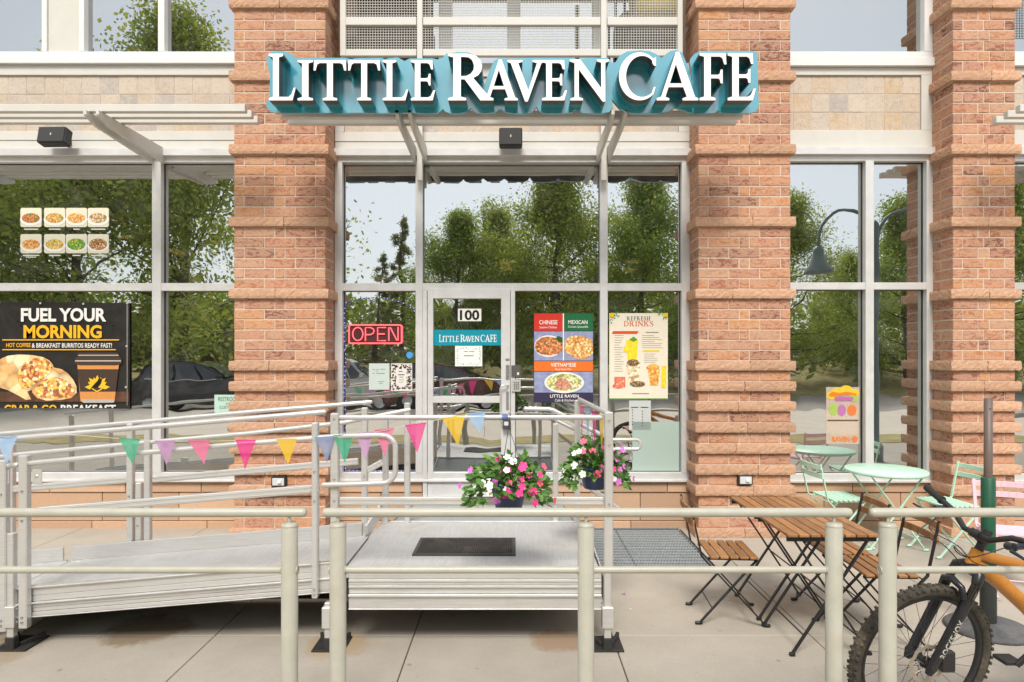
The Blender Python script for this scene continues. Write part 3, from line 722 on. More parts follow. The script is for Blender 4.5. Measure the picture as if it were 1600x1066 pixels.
def speaker(px, py, w, h, Y, rz, rx, label):
    c = P(px, py, Y)
    o = thing('speaker', label, 'speaker', c, rz, 'outdoor speakers on the wall')
    m = MB(); R = Matrix.Rotation(rx, 4, 'X')
    m.box(-w/2, w/2, 0, .11, -h/2, h/2, .012, R); m.build('cabinet', BLACK, o)
    m = MB(); m.box(-w/2+.008, w/2-.008, -.008, .0, -h/2+.008, h/2-.008, .003, R); m.build('grille', simple('grille_black', (.035, .034, .033), .7, .2, .4, 300), o)
    m = MB(); m.box(-.006, .006, -.011, -.008, -.012, .012, .001, R); m.build('badge', flat('C8C8C8'), o)
    m = MB(); m.box(-.02, .02, .11, .30, -.03, .03, .004); m.build('bracket', BLACK, o)
speaker(80, 210, .285, .175, 6.72, math.radians(-2), math.radians(-12), 'black outdoor speaker on the wall under the left sunshade')
speaker(798, 213, .235, .185, 6.74, 0, math.radians(-4), 'black outdoor speaker above the cafe entrance, below the sign')
# ================================================================== ramp and platform
FX = lambda px, Y: XW(px, Y)
RF, RB, PB = 4.13, 4.98, 5.36                    # front of ramp and platform, back of ramp, back of platform
PZ, PL, PR = .475, -1.07, .545
SL = .083
ramp = thing('wheelchair_ramp', 'silver aluminium wheelchair ramp with handrails leading up to the entrance platform', 'ramp', (-1.0, 4.7, 0))
RO = (-1.0, 4.7, 0)
def rp(mb, name, mats=None, parent=None): return off(mb, RO).build(name, mats or MILL, parent or ramp)
m = MB(); m.box(PL+.012, PR-.01, RF+.035, PB, PZ-.05, PZ, .003); plat = rp(m, 'platform_deck', DECK)
m = MB()                                          # ribbed fascia of the platform
for z0, z1, y in ((PZ-.045, PZ+.004, RF+.004), (PZ-.064, PZ-.047, RF-.004), (PZ-.082, PZ-.066, RF), (PZ-.098, PZ-.084, RF-.004), (PZ-.135, PZ-.10, RF+.01), (PZ-.152, PZ-.137, RF-.012), (PZ-.225, PZ-.154, RF+.004), (PZ-.232, PZ-.226, RF-.006)):
    m.box(PL+.05, PR-.005, y, RF+.034, z0, z1, .002)
m.box(PL+.05, PR-.005, PB-.03, PB+.004, PZ-.2, PZ-.052); m.box(PL-.005, PL+.02, RF+.04, PB, PZ-.2, PZ-.052); m.box(PR-.03, PR, RF+.04, PB, PZ-.2, PZ-.052)
m.box(PL+.08, PR-.05, PB-.012, PB+.012, PZ-.002, PZ+.008)
rp(m, 'platform_fascia')
def zr(x): return PZ-.004-(PL-x)*SL
def slope(name, xa, xb, ya, yb, z0, z1, mats=None, parent=None, c=.002):   # box sheared along the ramp's fall
    m = MB(); m.box(xa, xb, ya, yb, z0, z1, c); m.v = [(x, y, z+zr(x)) for x, y, z in m.v]; return rp(m, name, mats, parent)
XL = -6.2
JX = -3.28
for a, b in ((JX+.004, PL-.004), (XL, JX-.004)):
    slope('ramp_deck', a, b, RF+.05, RB-.03, -.05, 0, DECK)
    mm = MB()
    for z0, z1, y in ((.012, .058, RF+.012), (.06, .070, RF-.004), (-.024, .010, RF+.012), (-.036, -.026, RF-.008), (-.062, -.038, RF+.008), (-.088, -.064, RF+.012), (-.112, -.090, RF+.006), (-.120, -.113, RF-.002)):
        mm.box(a+.004, b-.06, y, RF+.045, z0, z1, .002)
    mm.box(a, b-.03, RB-.03, RB, -.12, .004, .002)
    mm.v = [(x, y, z+zr(x)) for x, y, z in mm.v]; rp(mm, 'ramp_fascia')
    slope('curb', a+.002, b-.05, RB-.028, RB-.012, .005, .105)
slope('ramp_plate', PL-.16, PL-.006, RF+.002, RF+.04, -.10, .07)
m = MB()
m.bar((PL-.02, RB-.02, PZ+.03), (PL+.02, PB-.02, PZ+.12), .02, .1); rp(m, 'hinge_bracket')
def post(x, y, z0, z1, w=.05, d=.05, name='post', bolts=(), par=None):
    m = MB(); m.m = 0; m.box(x-w/2, x+w/2, y-d/2, y+d/2, z0, z1, .006)
    m.m = 1
    for bz in bolts: m.lathe([(0, -.003), (.006, -.003), (.007, 0), (.007, .004)], seg=10, M=Matrix.Translation((x, y-d/2, bz)) @ Matrix.Rotation(math.pi/2, 4, 'X'))
    return rp(m, name, [MILL, BSTEEL], par)
def leg(x, y, z1):
    m = MB(); m.box(x-.021, x+.021, y-.021, y+.021, .05, z1, .004)
    m.box(x-.034, x+.034, y-.034, y+.034, .145, .275, .004)
    for q in (.17, .25): m.lathe([(0, -.004), (.008, -.004), (.009, .004)], seg=8, M=Matrix.Translation((x+.034, y, q)) @ Matrix.Rotation(math.pi/2, 4, 'Y'))
    o = rp(m, 'leg')
    m = MB(); m.box(x-.028, x+.028, y-.028, y+.028, .008, .085, .006); m.box(x-.10, x+.10, y-.03, y+.19, .001, .012, .003)
    m.bar((x-.03, y+.03, .02), (x-.09, y+.17, .03), .02, .03); m.bar((x+.03, y+.03, .02), (x+.09, y+.17, .03), .02, .03)
    rp(m, 'foot', RUBBER, o)
y = RF-.022
RT = 1.452                                        # top rail height at the platform
post(FX(523.5, y), y, .26, RT+.005, .05, .045, bolts=(1.42, 1.05, .92))
post(FX(951, y), y, .50, RT+.012, .052, .045, bolts=(1.41, 1.26, .90))
post(FX(493, y), y, .325, 1.40, .036, .05, bolts=(.92, .35, .38, 1.10))
post(FX(39, y), y, .14, 1.20, .052, .05, bolts=(.18, .21, .98, .8))
post(FX(6, y), y, .12, 1.17, .052, .05, bolts=(.16, .19, .96))
leg(FX(513.5, y), y, .30); leg(FX(949, y), y, .82); leg(FX(17, y), y+.01, .72)
leg(-.95, PB-.06, .42); leg(.42, PB-.06, .42); leg(-4.9, RF+.02, .2); leg(-3.2, RB-.05, .3)
for px, z0, z1, yy in ((204.5, .22, 1.30, RB+.02), (231.5, .20, 1.28, RB+.02), (218, .22, .86, RB+.03), (570, .40, 1.42, RB+.02), (602.5, .47, 1.30, PB-.02), (636.5, .47, 1.43, PB-.02), (868, .47, 1.26, PB+.03), (902, .47, 1.452, PB-.02), (18, .15, 1.15, RB+.02)):
    post(FX(px, yy), yy, z0, z1, .044, .05, bolts=((z0+z1)/2,))
post(-6.0, RF-.02, .0, .98); post(-6.0, RB+.02, .0, .98)
def rail(pts, r=.0165, name='handrail'):
    m = MB(); m.rod(pts, r, 14); return rp(m, name)
def line(pts, Y): return [P(a, b, Y) for a, b in pts]
yb = RB+.02
rail(line([(942, 652.5), (529, 652.5)], y))                                        # front top rail of the platform
rail([P(510, 643.5, y), P(400, 653, y), P(200, 670, y), P(44, 683.5, y), Vector((-6.1, y, .97))])
rail([P(582, 628, yb), P(400, 643, yb), P(200, 661, yb), P(0, 678, yb), Vector((-6.1, yb, 1.0))])
loop = [P(44, 724.5, y), P(200, 709.5, y), P(400, 692, y), P(496, 684, y)]
rail(loop+[P(540, 681.5, y-.03), P(592, 680, y-.04)]+[P(598+20*math.sin(t), 700-20*math.cos(t), y-.04) for t in (.35, .8, 1.2, 1.57)]+[P(618, 735, y-.04)]+[P(598+20*math.cos(t), 735+20*math.sin(t), y-.04) for t in (.4, .8, 1.2, 1.5)]+[P(560, 756.5, y-.04), P(502, 758, y-.03)])
rail([P(-30, 732, y), P(30, 726, y)])
rail([P(642, 640, yb), P(600, 648, yb), P(540, 660, yb), P(400, 676, yb), P(200, 694, yb), P(30, 710, yb), Vector((-6.1, yb, .74))])
rail([P(905, 624, PB-.02), Vector((.60, RF+.02, RT-.012))], .0165)                    # right side rail
ys = PB+.06
rail([P(818, 639, ys), P(858, 639.5, ys)]+[P(864, 641, ys), P(900, 659, ys), P(960, 690, ys), P(978, 699, ys), P(985, 706, ys), P(986, 720, ys)], .0185)
rail([P(866, 655, ys+.03), P(920, 682, ys+.03), P(970, 708, ys+.03)], .015)
rail([P(940, 687, ys-.05), P(996, 687, ys-.05), P(1000, 690, ys-.05), P(1000, 699, ys-.05), P(996, 702, ys-.05), P(945, 702, ys-.05)], .014)
rail([P(655, 655, PB), P(630, 655, PB)], .012)
def flatbar(pts_a, pts_b, name='bottom_rail', h=.05, w=.03):
    m = MB(); m.bar(pts_a, pts_b, w, h, .004)
    for q in (-.012, .012): m.bar(Vector(pts_a)+Vector((0, -w/2-.001, q)), Vector(pts_b)+Vector((0, -w/2-.001, q)), .003, .005, .0005)
    return rp(m, name)
flatbar(P(531, 783, y), P(942, 783, y))
flatbar(P(488, 764, y), P(60, 799, y)); flatbar(P(486, 764, y+.0), P(499, 763, y), h=.05)
flatbar(P(560, 721, yb), P(240, 749, yb)); flatbar(P(206, 749, yb), P(-10, 767, yb))
flatbar(P(598, 722, yb), P(574, 735, yb), h=.045); flatbar(P(905, 748, PB), P(968, 798, PB), h=.04)
m = MB(); m.bar((.56, PB-.04, PZ-.06), (.57, RF+.10, PZ-.14), .012, .16); rp(m, 'side_plate')
for px in (52, 1): 
    q = P(px+6, 744, y); m = MB(); m.box(q.x-.03, q.x+.03, y-.004, y+.004, q.z-.05, q.z+.04, .003); m.lathe([(0, .008), (.009, .007), (.010, .003)], seg=10, M=Matrix.Translation(q) @ Matrix.Rotation(math.pi/2, 4, 'X')); rp(m, 'splice_plate')
# grating between the platform and the door, and the pit grating in the pavement
def grating(o, O, x0, x1, ya, yb, za, zb, py_, px_):
    m = MB(); n = int((yb-ya)/py_)
    zz = lambda Y: za+(zb-za)*(Y-ya)/(yb-ya)
    for i in range(n+1):
        Y = ya+(yb-ya)*i/n; m.box(x0, x1, Y-.005, Y+.005, zz(Y)-.025, zz(Y), .0005)
    k = int((x1-x0)/px_)
    mm = MB()
    for i in range(k+1):
        X = x0+(x1-x0)*i/k
        mm.bar((X, ya, za-.016), (X, yb, zb-.016), .0035, .014, .0004)
    off(m, O).build('bearing_bars', GALVL, o); off(mm, O).build('cross_bars', GALV, o)
    m = MB()
    for X in (x0, x1): m.bar((X, ya, za-.012), (X, yb, zb-.012), .012, .03)
    for Y, Z in ((ya, za), (yb, zb)): m.bar((x0, Y, Z-.012), (x1, Y, Z-.012), .012, .03)
    return off(m, O).build('grating_frame', GALV, o)
GO = (-.2, 6.1, .4); g = thing('entrance_grating', 'short raised steel grating bridging the platform and the door sill', 'grating', GO)
grating(g, GO, FX(612, PB+.03), FX(897, PB+.03), PB+.03, YW-.12, PZ-.005, .30, .05, .022)
GO = (.4, 6.3, 0); g = thing('pit_grating', 'flat steel pavement grating beside the platform, against the wall', 'grating', GO)
GX0, GX1, GY0, GY1 = -1.0, 1.70, 5.68, 6.97
grating(g, GO, GX0, GX1, GY0, GY1, .004, .004, .083, .026)
m = MB(); m.box(1.045, 1.057, GY0, GY1, -.02, .007); off(m, GO).build('seam_bar', GALV, g)

# black plates and bars added to shade the space under ramp and platform
m = MB(); m.box(PL+.06, PR-.06, PB-.05, PB-.035, .03, PZ-.06)
for q in range(4): m.box(PL+.1, PR-.1, RF+.25+q*.27, RF+.29+q*.27, PZ-.18, PZ-.052)
rp(m, 'shade_block', BLACK)
for a, b in ((JX+.02, PL-.1), (-5.2, JX-.05)):
    m = MB(); n = 12
    for q in range(n):
        xa = a+(b-a)*q/n; xb = a+(b-a)*(q+1)/n; m.box(xa, xb-.001, RB-.06, RB-.05, .02, zr(xa)-.06)
        m.box(xa, xa+.04, RF+.06, RB-.07, zr(xa)-.13, zr(xa)-.052)
    rp(m, 'shade_block', BLACK)
# doormat
MO = (FX(728, 4.66), 4.66, PZ); dm = thing('doormat', 'black ribbed rubber doormat lying on the platform', 'doormat', MO)
m = MB(); m.box(-.345, .345, -.205, .205, .001, .007, .003); m.build('backing', RUBBER, dm)
m = MB(); 
for i in range(52):
    x = -.315+.63*i/51; m.box(x-.0045, x+.0045, -.178, .178, .007, .0125, .0012)
m.build('ribs', simple('mat_ribs', (.04, .036, .033), .9, 0, .4, 14, .4, 200, dirt=((.16, .11, .07), .8)), dm)
m = MB()
for a_ in ((-.345, .345, -.205, -.182), (-.345, .345, .182, .205), (-.345, -.322, -.181, .181), (.322, .345, -.181, .181)): m.box(*a_, .0072, .011, .002)
m.build('border', simple('mat_border', (.065, .063, .06), .8, 0, .2, 20), dm)

# ================================================================== foreground pipe railing
YR = 2.95
def fence(px0, px1, posts, mids, label):
    L = P((max(px0, -400)+min(px1, 2000))/2, 801, YR); L.z = 0
    o = thing('pipe_railing', label, 'railing', L, 0, 'cream pipe railings along the pavement')
    m = MB(); m.rod([P(px0, 801, YR), P(px1, 801, YR)], .0205, 20); off(m, L).build('handrail', RAILP, o)
    for a, b in mids:
        m = MB(); m.tube([P(a, 890.5, YR), P(b, 890.5, YR)], .0155, 14); off(m, L).build('mid_rail', RAILP, o)
    for p in posts:
        x = XW(p, YR); zt = ZW(817, YR)
        m = MB(); m.lathe([(.036, .0), (.036, zt-.008), (.031, zt), (0, zt+.002)], (x, YR, 0), 28)
        m.tube([(x, YR, zt-.005), (x, YR, ZW(806, YR))], .0072, 10)
        m.lathe([(.07, .001), (.07, .01), (.036, .014)], (x, YR, 0), 24)
        zm = ZW(890.5, YR); m.tube([(x+.0365*math.cos(t*.3927), YR+.0365*math.sin(t*.3927), zt-.012+rnd(-.0008, .0008)) for t in range(16)], .0016, 6, True)
        for s_ in (-1, 1): m.tube([(x+s_*(.0345+.0012*math.cos(t*1.26)), YR+.0175*math.cos(t*.524), zm+.0175*math.sin(t*.524)) for t in range(12)], .0032, 6, True)
        off(m, L).build('post', RAILP, o)
fence(-700, 479, [452.5, -320], [(-700, 446)], 'cream pipe railing on the left, its rail ending before the ramp platform')
fence(504, 1331, [528, 915.5, 1303], [(534, 912), (918, 1300)], 'cream pipe railing in the middle, on three posts before the platform')
fence(1359, 2300, [1387, 2050], [(1392, 2290)], 'cream pipe railing on the right, in front of the mountain bike')

# ================================================================== bunting
BC = {'blue': 'A9C9EA', 'green': '52B791', 'lilac': 'CDA0CC', 'rose': 'EE7FA6', 'pink': 'F0479B', 'yellow': 'F2C93E', 'grey': '98A9CC'}
BM = {k: cloth_mat(v) for k, v in BC.items()}
yB = RF-.062
bo = thing('bunting', 'string of coloured triangular pennants hung along the ramp handrails', 'bunting', P(400, 686, yB))
BOo = P(400, 686, yB)
PN = [(-6, 27, 683, 682, 11, 726, 'blue'), (186, 219, 685, 687, 208, 727, 'green'), (242, 274, 689, 689, 260, 727, 'lilac'), (294, 328, 689, 689, 319, 726, 'rose'), (368, 400, 688, 688, 383, 733, 'pink'), (432, 464, 687, 686, 450, 726, 'yellow'), (492, 522, 684, 682, 511, 723, 'grey'), (521, 553, 681, 679, 539, 724, 'green'), (555, 585, 678, 675, 571, 719, 'lilac'), (585, 616, 673, 669, 601, 713, 'rose'), (633, 666, 665, 661, 652, 708, 'pink'), (691, 727, 654, 648, 716, 697, 'yellow'), (727, 759, 647, 644, 751, 677, 'blue')]
def pennant(A, B, T, mat, lab):
    m = MB(); n = 6; vs = []; fs = []
    bow = rnd(-.012, .012); c2 = rnd(-.02, .02)
    for i in range(n+1):
        t = i/n
        for j in range(5):
            u = j/4
            p = A.lerp(B, u).lerp(T, t) + Vector((0, bow*math.sin(u*math.pi)*(1-t*.4) + c2*t*(1-t), 0))
            vs.append(p)
    for i in range(n):
        for j in range(4): a = i*5+j; fs.append([a, a+1, a+6, a+5])
    m.add(vs, fs, True)
    m.bar(A, B, .004, .006, .0005)
    o = off(m, BOo).build('pennant', mat, bo); o['label'] = lab
for a, b, ya, yb_, tx, ty, c in PN: pennant(P(a, ya, yB), P(b, yb_, yB), P(tx, ty, yB-.006), BM[c], c.replace('rose', 'salmon pink').replace('pink', 'pink') + ' pennant')
m = MB(); m.tube([P(-60, 684, yB), P(110, 679, yB)], .0016, 6)
m.tube([P(110, 679, yB), P(187, 685.5, yB)]+[P(q, w, yB) for q, w in ((219, 687.5), (242, 689), (274, 689.5), (328, 689.5), (368, 688.5), (400, 688.5), (432, 687.5), (464, 687), (492, 684.5), (522, 682.5), (555, 679), (585, 675.5), (616, 670), (633, 665), (666, 661.5), (691, 654), (727, 648), (759, 645))], .0016, 6)
sx = .60
m.tube([P(759, 645, yB), P(880, 646, yB), P(935, 650, yB), Vector((sx, RF+.05, RT)), Vector((sx-.05, 5.2, RT+.01))], .0016, 6)
off(m, BOo).build('string', simple('string', (.6, .58, .52), .8), bo)
for (yy, c) in ((4.35, 'yellow'), (4.6, 'pink'), (4.85, 'blue'), (5.1, 'rose')):
    x = XW(936, yy)*0+.585-(yy-4.13)*.07
    pennant(Vector((x+.01, yy-.07, RT-.03)), Vector((x-.01, yy+.07, RT-.03)), Vector((x, yy, RT-.26)), BM[c], c.replace('rose', 'salmon pink')+' pennant on the side rail')
o = tag(off(MB().tube([P(770+q*.25, 650+5*math.sin(q*.9), RF-.03+.026*math.cos(q*.9)) for q in range(40)], .003, 6), P(778, 650, RF)).build('ribbon', simple('ribbon_blue', (.16, .2, .42), .6)), 'dark blue ribbon wound round the platform handrail', 'ribbon'); o.location = P(778+14, 650, RF)
o.location = P(778+14, 652, RF)

# ================================================================== hanging flower baskets
LEAF = leaf_mat('basket_leaf', [(0, (.03, .10, .016)), (.4, (.06, .17, .03)), (.75, (.10, .25, .045)), (1, (.17, .32, .07))], .25)
FLM = {k: simple('petal_'+k, srgb(v), .55, 0, .08, 60) for k, v in (('pink', 'E23A86'), ('white', 'F6F4EE'), ('lilac', 'D672C8'), ('coral', 'E8607A'))}
NAVY = simple('navy_pot', (.02, .035, .11), .35, 0, .1, 20)
def basket(c, wx, hz, label, top, split, seed):
    R = random.Random(seed)
    o = thing('hanging_basket', label, 'flower basket', c, 0, 'flower baskets hung on the platform rail')
    m = MB(); r = .11
    m.lathe([(0, -.14), (r*.68, -.14), (r*.74, -.13), (r*.98, -.01), (r*1.05, 0), (r*1.05, .012), (r*.9, .012), (r*.86, -.02), (0, -.03)], seg=28); m.build('pot', NAVY, o)
    m = MB()
    for a in (0, 2.1, 4.2): m.tube([(r*math.cos(a), r*math.sin(a), 0), (0, 0, top-.05)], .0016, 5)
    m.tube([(0, 0, top-.05), (0, 0, top-.02), (.01, 0, top+.02), (0, .02, top+.03)], .003, 6); m.build('hanger', BSTEEL, o)
    m = MB()
    def spot():
        while True:
            a = R.uniform(0, 2*math.pi); u = R.random()**.5; ph = R.uniform(-.75, 1.0)
            x = wx*u*math.cos(a); y_ = wx*.8*u*math.sin(a); z = hz*abs(ph)**.8*(1-.6*u*u)+.005-.13*u**3*(.3+R.random())
            if abs(x) < .12 and y_ < .02: z = max(z, -.015)
            if (x*x/(wx*wx)+y_*y_/(wx*wx*.64)) < 1: return Vector((x, y_, z))
    for i in range(520):
        p = spot(); out = Vector((p.x, p.y-.03, p.z*.6+.05)).normalized()
        d = (out+Vector((R.uniform(-.7, .7), R.uniform(-.7, .7), R.uniform(-.8, .3)))).normalized()
        n = Vector((R.uniform(-.6, .6), R.uniform(-1, .2), R.uniform(.1, 1))).normalized(); sd = d.cross(n).normalized(); n = sd.cross(d)
        L = R.uniform(.035, .068); w = L*.29
        vs = [p, p+d*L*.3+sd*w+n*.003, p+d*L*.7+sd*w*.8, p+d*L-n*.008, p+d*L*.7-sd*w*.8, p+d*L*.3-sd*w+n*.003, p+d*L*.5-n*.004]
        m.add(vs, [[0, 1, 6], [1, 2, 6], [2, 3, 6], [3, 4, 6], [4, 5, 6], [5, 0, 6]], True)
    for i in range(26):
        a = R.uniform(0, 6.28); u = R.uniform(.1, .9)
        m.tube([(0, 0, -.01), (wx*u*.5*math.cos(a), wx*.4*u*math.sin(a), R.uniform(.03, .1)), (wx*u*math.cos(a), wx*.75*u*math.sin(a), R.uniform(-.1, .14))], .0025, 4)
    m.build('foliage', LEAF, o)
    for k, n_, fx in split:
        for i in range(n_):
            m = MB(); p = spot(); p.x = p.x*.55+fx*wx*.55+R.uniform(-.03, .03); p.y = -abs(p.y)*.9-.02; s = R.uniform(.018, .026)
            out = Vector((p.x*1.2, p.y-.12, p.z+.06)).normalized(); p += out*.03
            u = out.cross(Vector((0, 0, 1))).normalized(); w = u.cross(out)
            for q in range(5):
                a = q*1.2566+R.uniform(-.1, .1); d = u*math.cos(a)+w*math.sin(a); e = u*math.cos(a+1.57)+w*math.sin(a+1.57)
                m.add([p, p+d*s*.6+e*s*.45, p+d*s*1.05+e*s*.3+out*.003, p+d*s*1.05-e*s*.3+out*.003, p+d*s*.6-e*s*.45], [[0, 1, 2, 3, 4]])
            m.build('flower', FLM[k], o)
basket(P(795, 757, 4.0), .245, .18, 'hanging basket of pink and white flowers in front of the platform rail', .395, (('white', 11, -.35), ('pink', 12, .6), ('lilac', 5, -1.1), ('pink', 4, .15), ('coral', 5, .7)), 3)
basket(Vector((.56, 4.62, 0))+Vector((0, 0, P(0, 731, 4.62).z)), .205, .2, 'hanging basket of pink and white flowers behind the right corner post', .40, (('white', 6, -.8), ('lilac', 10, 1.0), ('coral', 5, -.4), ('pink', 3, .5)), 5)
# ================================================================== folding furniture
def make_chair(label, slat, frame, group, curved=False):
    # faces local +Y; seat .45 high
    o = thing('folding_chair', label, 'chair', (0, 0, 0), 0, group)
    w = .19
    m = MB(); n = 5 if not curved else 7
    for i in range(n):
        y0 = -.155+.325*i/n; m.box(-.205, .205, y0+.006, y0+.325/n-.006, .452, .468, .003)
    m.build('seat', slat, o)
    for z in (.685, .765):
        m = MB()
        for q in range(8):
            t0, t1 = q/8*2-1, (q+1)/8*2-1
            a = Vector((t0*.205, -.222-(z-.45)*.16+(.02 if True else 0)*(t0*t0-1)*-1*-1, z)); b = Vector((t1*.205, -.222-(z-.45)*.16+.02*(t1*t1-1), z))
            m.bar(a, b, .012, .045, .002)
        m.build('backrest_slat', slat, o)
    for s in (-1, 1):
        x = s*w
        m = MB(); up = (1, 0, 0)
        m.bar((x, -.275, .80), (x, -.205, .46), .010, .024, .002, up); m.bar((x, -.207, .465), (x, .215, .012), .010, .024, .002, up)
        m.rod([(x, .195, .014), (x, .245, .012)], .012, 8); m.build('leg', frame, o)
        m = MB(); x2 = s*(w-.018)
        m.bar((x2, .165, .445), (x2, -.215, .012), .010, .024, .002, up); m.rod([(x2, -.195, .014), (x2, -.245, .012)], .012, 8); m.build('leg', frame, o)
    for y, z, k in ((.13, .11, 1), (-.13, .11, .9), (-.18, .44, 1)): MB().tube([(-w*k, y, z), (w*k, y, z)], .0045, 8).build('stretcher', frame, o)
    for s in (-1, 1): MB().box(s*.165-.008, s*.165+.008, -.16, .165, .436, .452, .002).build('seat_rail', frame, o)
    return o
WG = 'black steel folding chairs with wooden slats'
c1 = make_chair('wooden slatted folding chair standing left of the wooden tables, facing right', WOOD, BSTEEL, WG)
c1.location = (1.475, 4.66, 0); c1.rotation_euler.z = math.radians(-90-4)
c2 = copy_tree(c1); c2['label'] = 'wooden slatted folding chair right of the nearer wooden table, partly behind the railing posts'
c2.location = (2.33, 4.29, 0); c2.rotation_euler.z = math.radians(90-3)
c3 = copy_tree(c1); c3['label'] = 'wooden slatted folding chair right of the farther wooden table, beside the round mint table'
c3.location = (2.28, 4.74, 0); c3.rotation_euler.z = math.radians(90-2)
MG = 'mint green folding chairs at the round table'
c4 = make_chair('mint green metal folding chair left of the round mint table, facing it', MINT, MINT, MG, True)
c4.location = (3.10, 6.40, 0); c4.rotation_euler.z = math.radians(-87)
c5 = copy_tree(c4); c5['label'] = 'mint green metal folding chair right of the round mint table, before the narrow brick pier'
c5.location = (3.97, 6.15, 0); c5.rotation_euler.z = math.radians(90+6)
c6 = make_chair('pale pink metal folding chair at the right edge, behind the umbrella pole', PINK, PINK, 'pink chair', True)
del c6['group']
c6.location = (3.85, 5.15, 0); c6.rotation_euler.z = math.radians(162)

def make_table(label):
    o = thing('folding_table', label, 'table', (0, 0, 0), 0, 'wooden folding tables')
    m = MB()
    for i in range(8):
        x = -.275+.55*i/8; m.box(x+.004, x+.55/8-.004, -.265, .265, .722, .74, .003)
    m.build('table_top', WOOD, o)
    for y in (-.235, .235):
        m = MB(); m.box(-.27, .27, y-.006, y+.006, .692, .722, .002)
        for x in (-.18, .18): m.lathe([(0, -.004), (.008, -.004), (.009, 0)], seg=10, M=Matrix.Translation((x, y*1.034, .71)) @ Matrix.Rotation(math.pi/2, 4, 'X'))
        m.build('apron', BSTEEL, o)
    for s in (-1, 1):
        for y in (-.225, .225):
            m = MB(); yy = y-s*.008
            m.bar((s*.22, yy, .70), (-s*.235, yy, .014), .010, .026, .002, (0, 1, 0)); m.box(-s*.235-.016, -s*.235+.016, yy-.012, yy+.012, 0, .022, .003); m.build('leg', BSTEEL, o)
    for x, z in ((.16, .12), (-.16, .12), (0, .355)): MB().tube([(x, -.225, z), (x, .225, z)], .005, 8).build('stretcher', BSTEEL, o)
    return o
t1 = make_table('nearer of the two square wooden slatted folding tables'); t1.location = (1.91, 4.265, 0)
t2 = copy_tree(t1); t2['label'] = 'farther of the two square wooden slatted folding tables, by the wide brick pier'; t2.location = (1.91, 4.81, 0)

TO = (3.54, 6.38, 0); o = thing('bistro_table', 'round mint green bistro table below the right window', 'table', TO)
m = MB(); m.lathe([(0, .695), (.345, .695), (.352, .69), (.358, .70), (.358, .716), (.352, .722), (0, .723)], seg=56); m.build('table_top', MINT, o)
for s in (-1, 1):
    for y in (-.2, .2):
        m = MB(); yy = y+s*.008
        m.bar((s*.25, yy, .695), (-s*.25, yy, .012), .010, .022, .002, (0, 1, 0)); m.rod([(-s*.23, yy, .012), (-s*.285, yy, .011)], .011, 8); m.build('leg', MINT, o)
for x, z in ((.21, .10), (-.21, .10), (0, .355)): MB().tube([(x, -.2, z), (x, .2, z)], .005, 8).build('stretcher', MINT, o)

UO = (3.13, 4.42, 0); o = thing('umbrella_stand', 'round black base with a green pole holding a thinner brown pole', 'umbrella stand', UO)
m = MB(); m.lathe([(0, .002), (.25, .002), (.255, .012), (.235, .03), (.12, .045), (.05, .055), (0, .055)], seg=48); m.build('base', simple('cast_base', (.09, .09, .095), .7, 0, .3, 12, .3, 60, dirt=((.22, .21, .19), .4)), o)
m = MB(); m.lathe([(.048, .05), (.048, .42), (.046, .44)], seg=28); m.build('sleeve', simple('dark_sleeve', (.025, .028, .026), .5, 0, .2, 20), o)
m = MB(); m.lathe([(.042, .43), (.042, 1.0), (.038, 1.005), (.0, 1.005)], seg=28); m.build('green_pole', simple('green_enamel', (.007, .075, .036), .4, 0, .2, 8), o)
m = MB(); m.lathe([(.0255, 1.0), (.0255, 1.525), (0, 1.527)], seg=24); m.lathe([(0, -.001), (.004, -.001), (.004, .003)], seg=8, M=Matrix.Translation((-.005, -.0255, 1.46)) @ Matrix.Rotation(math.pi/2, 4, 'X')); m.build('brown_pole', simple('brown_pole', (.13, .095, .08), .5, 0, .12, 20), o)

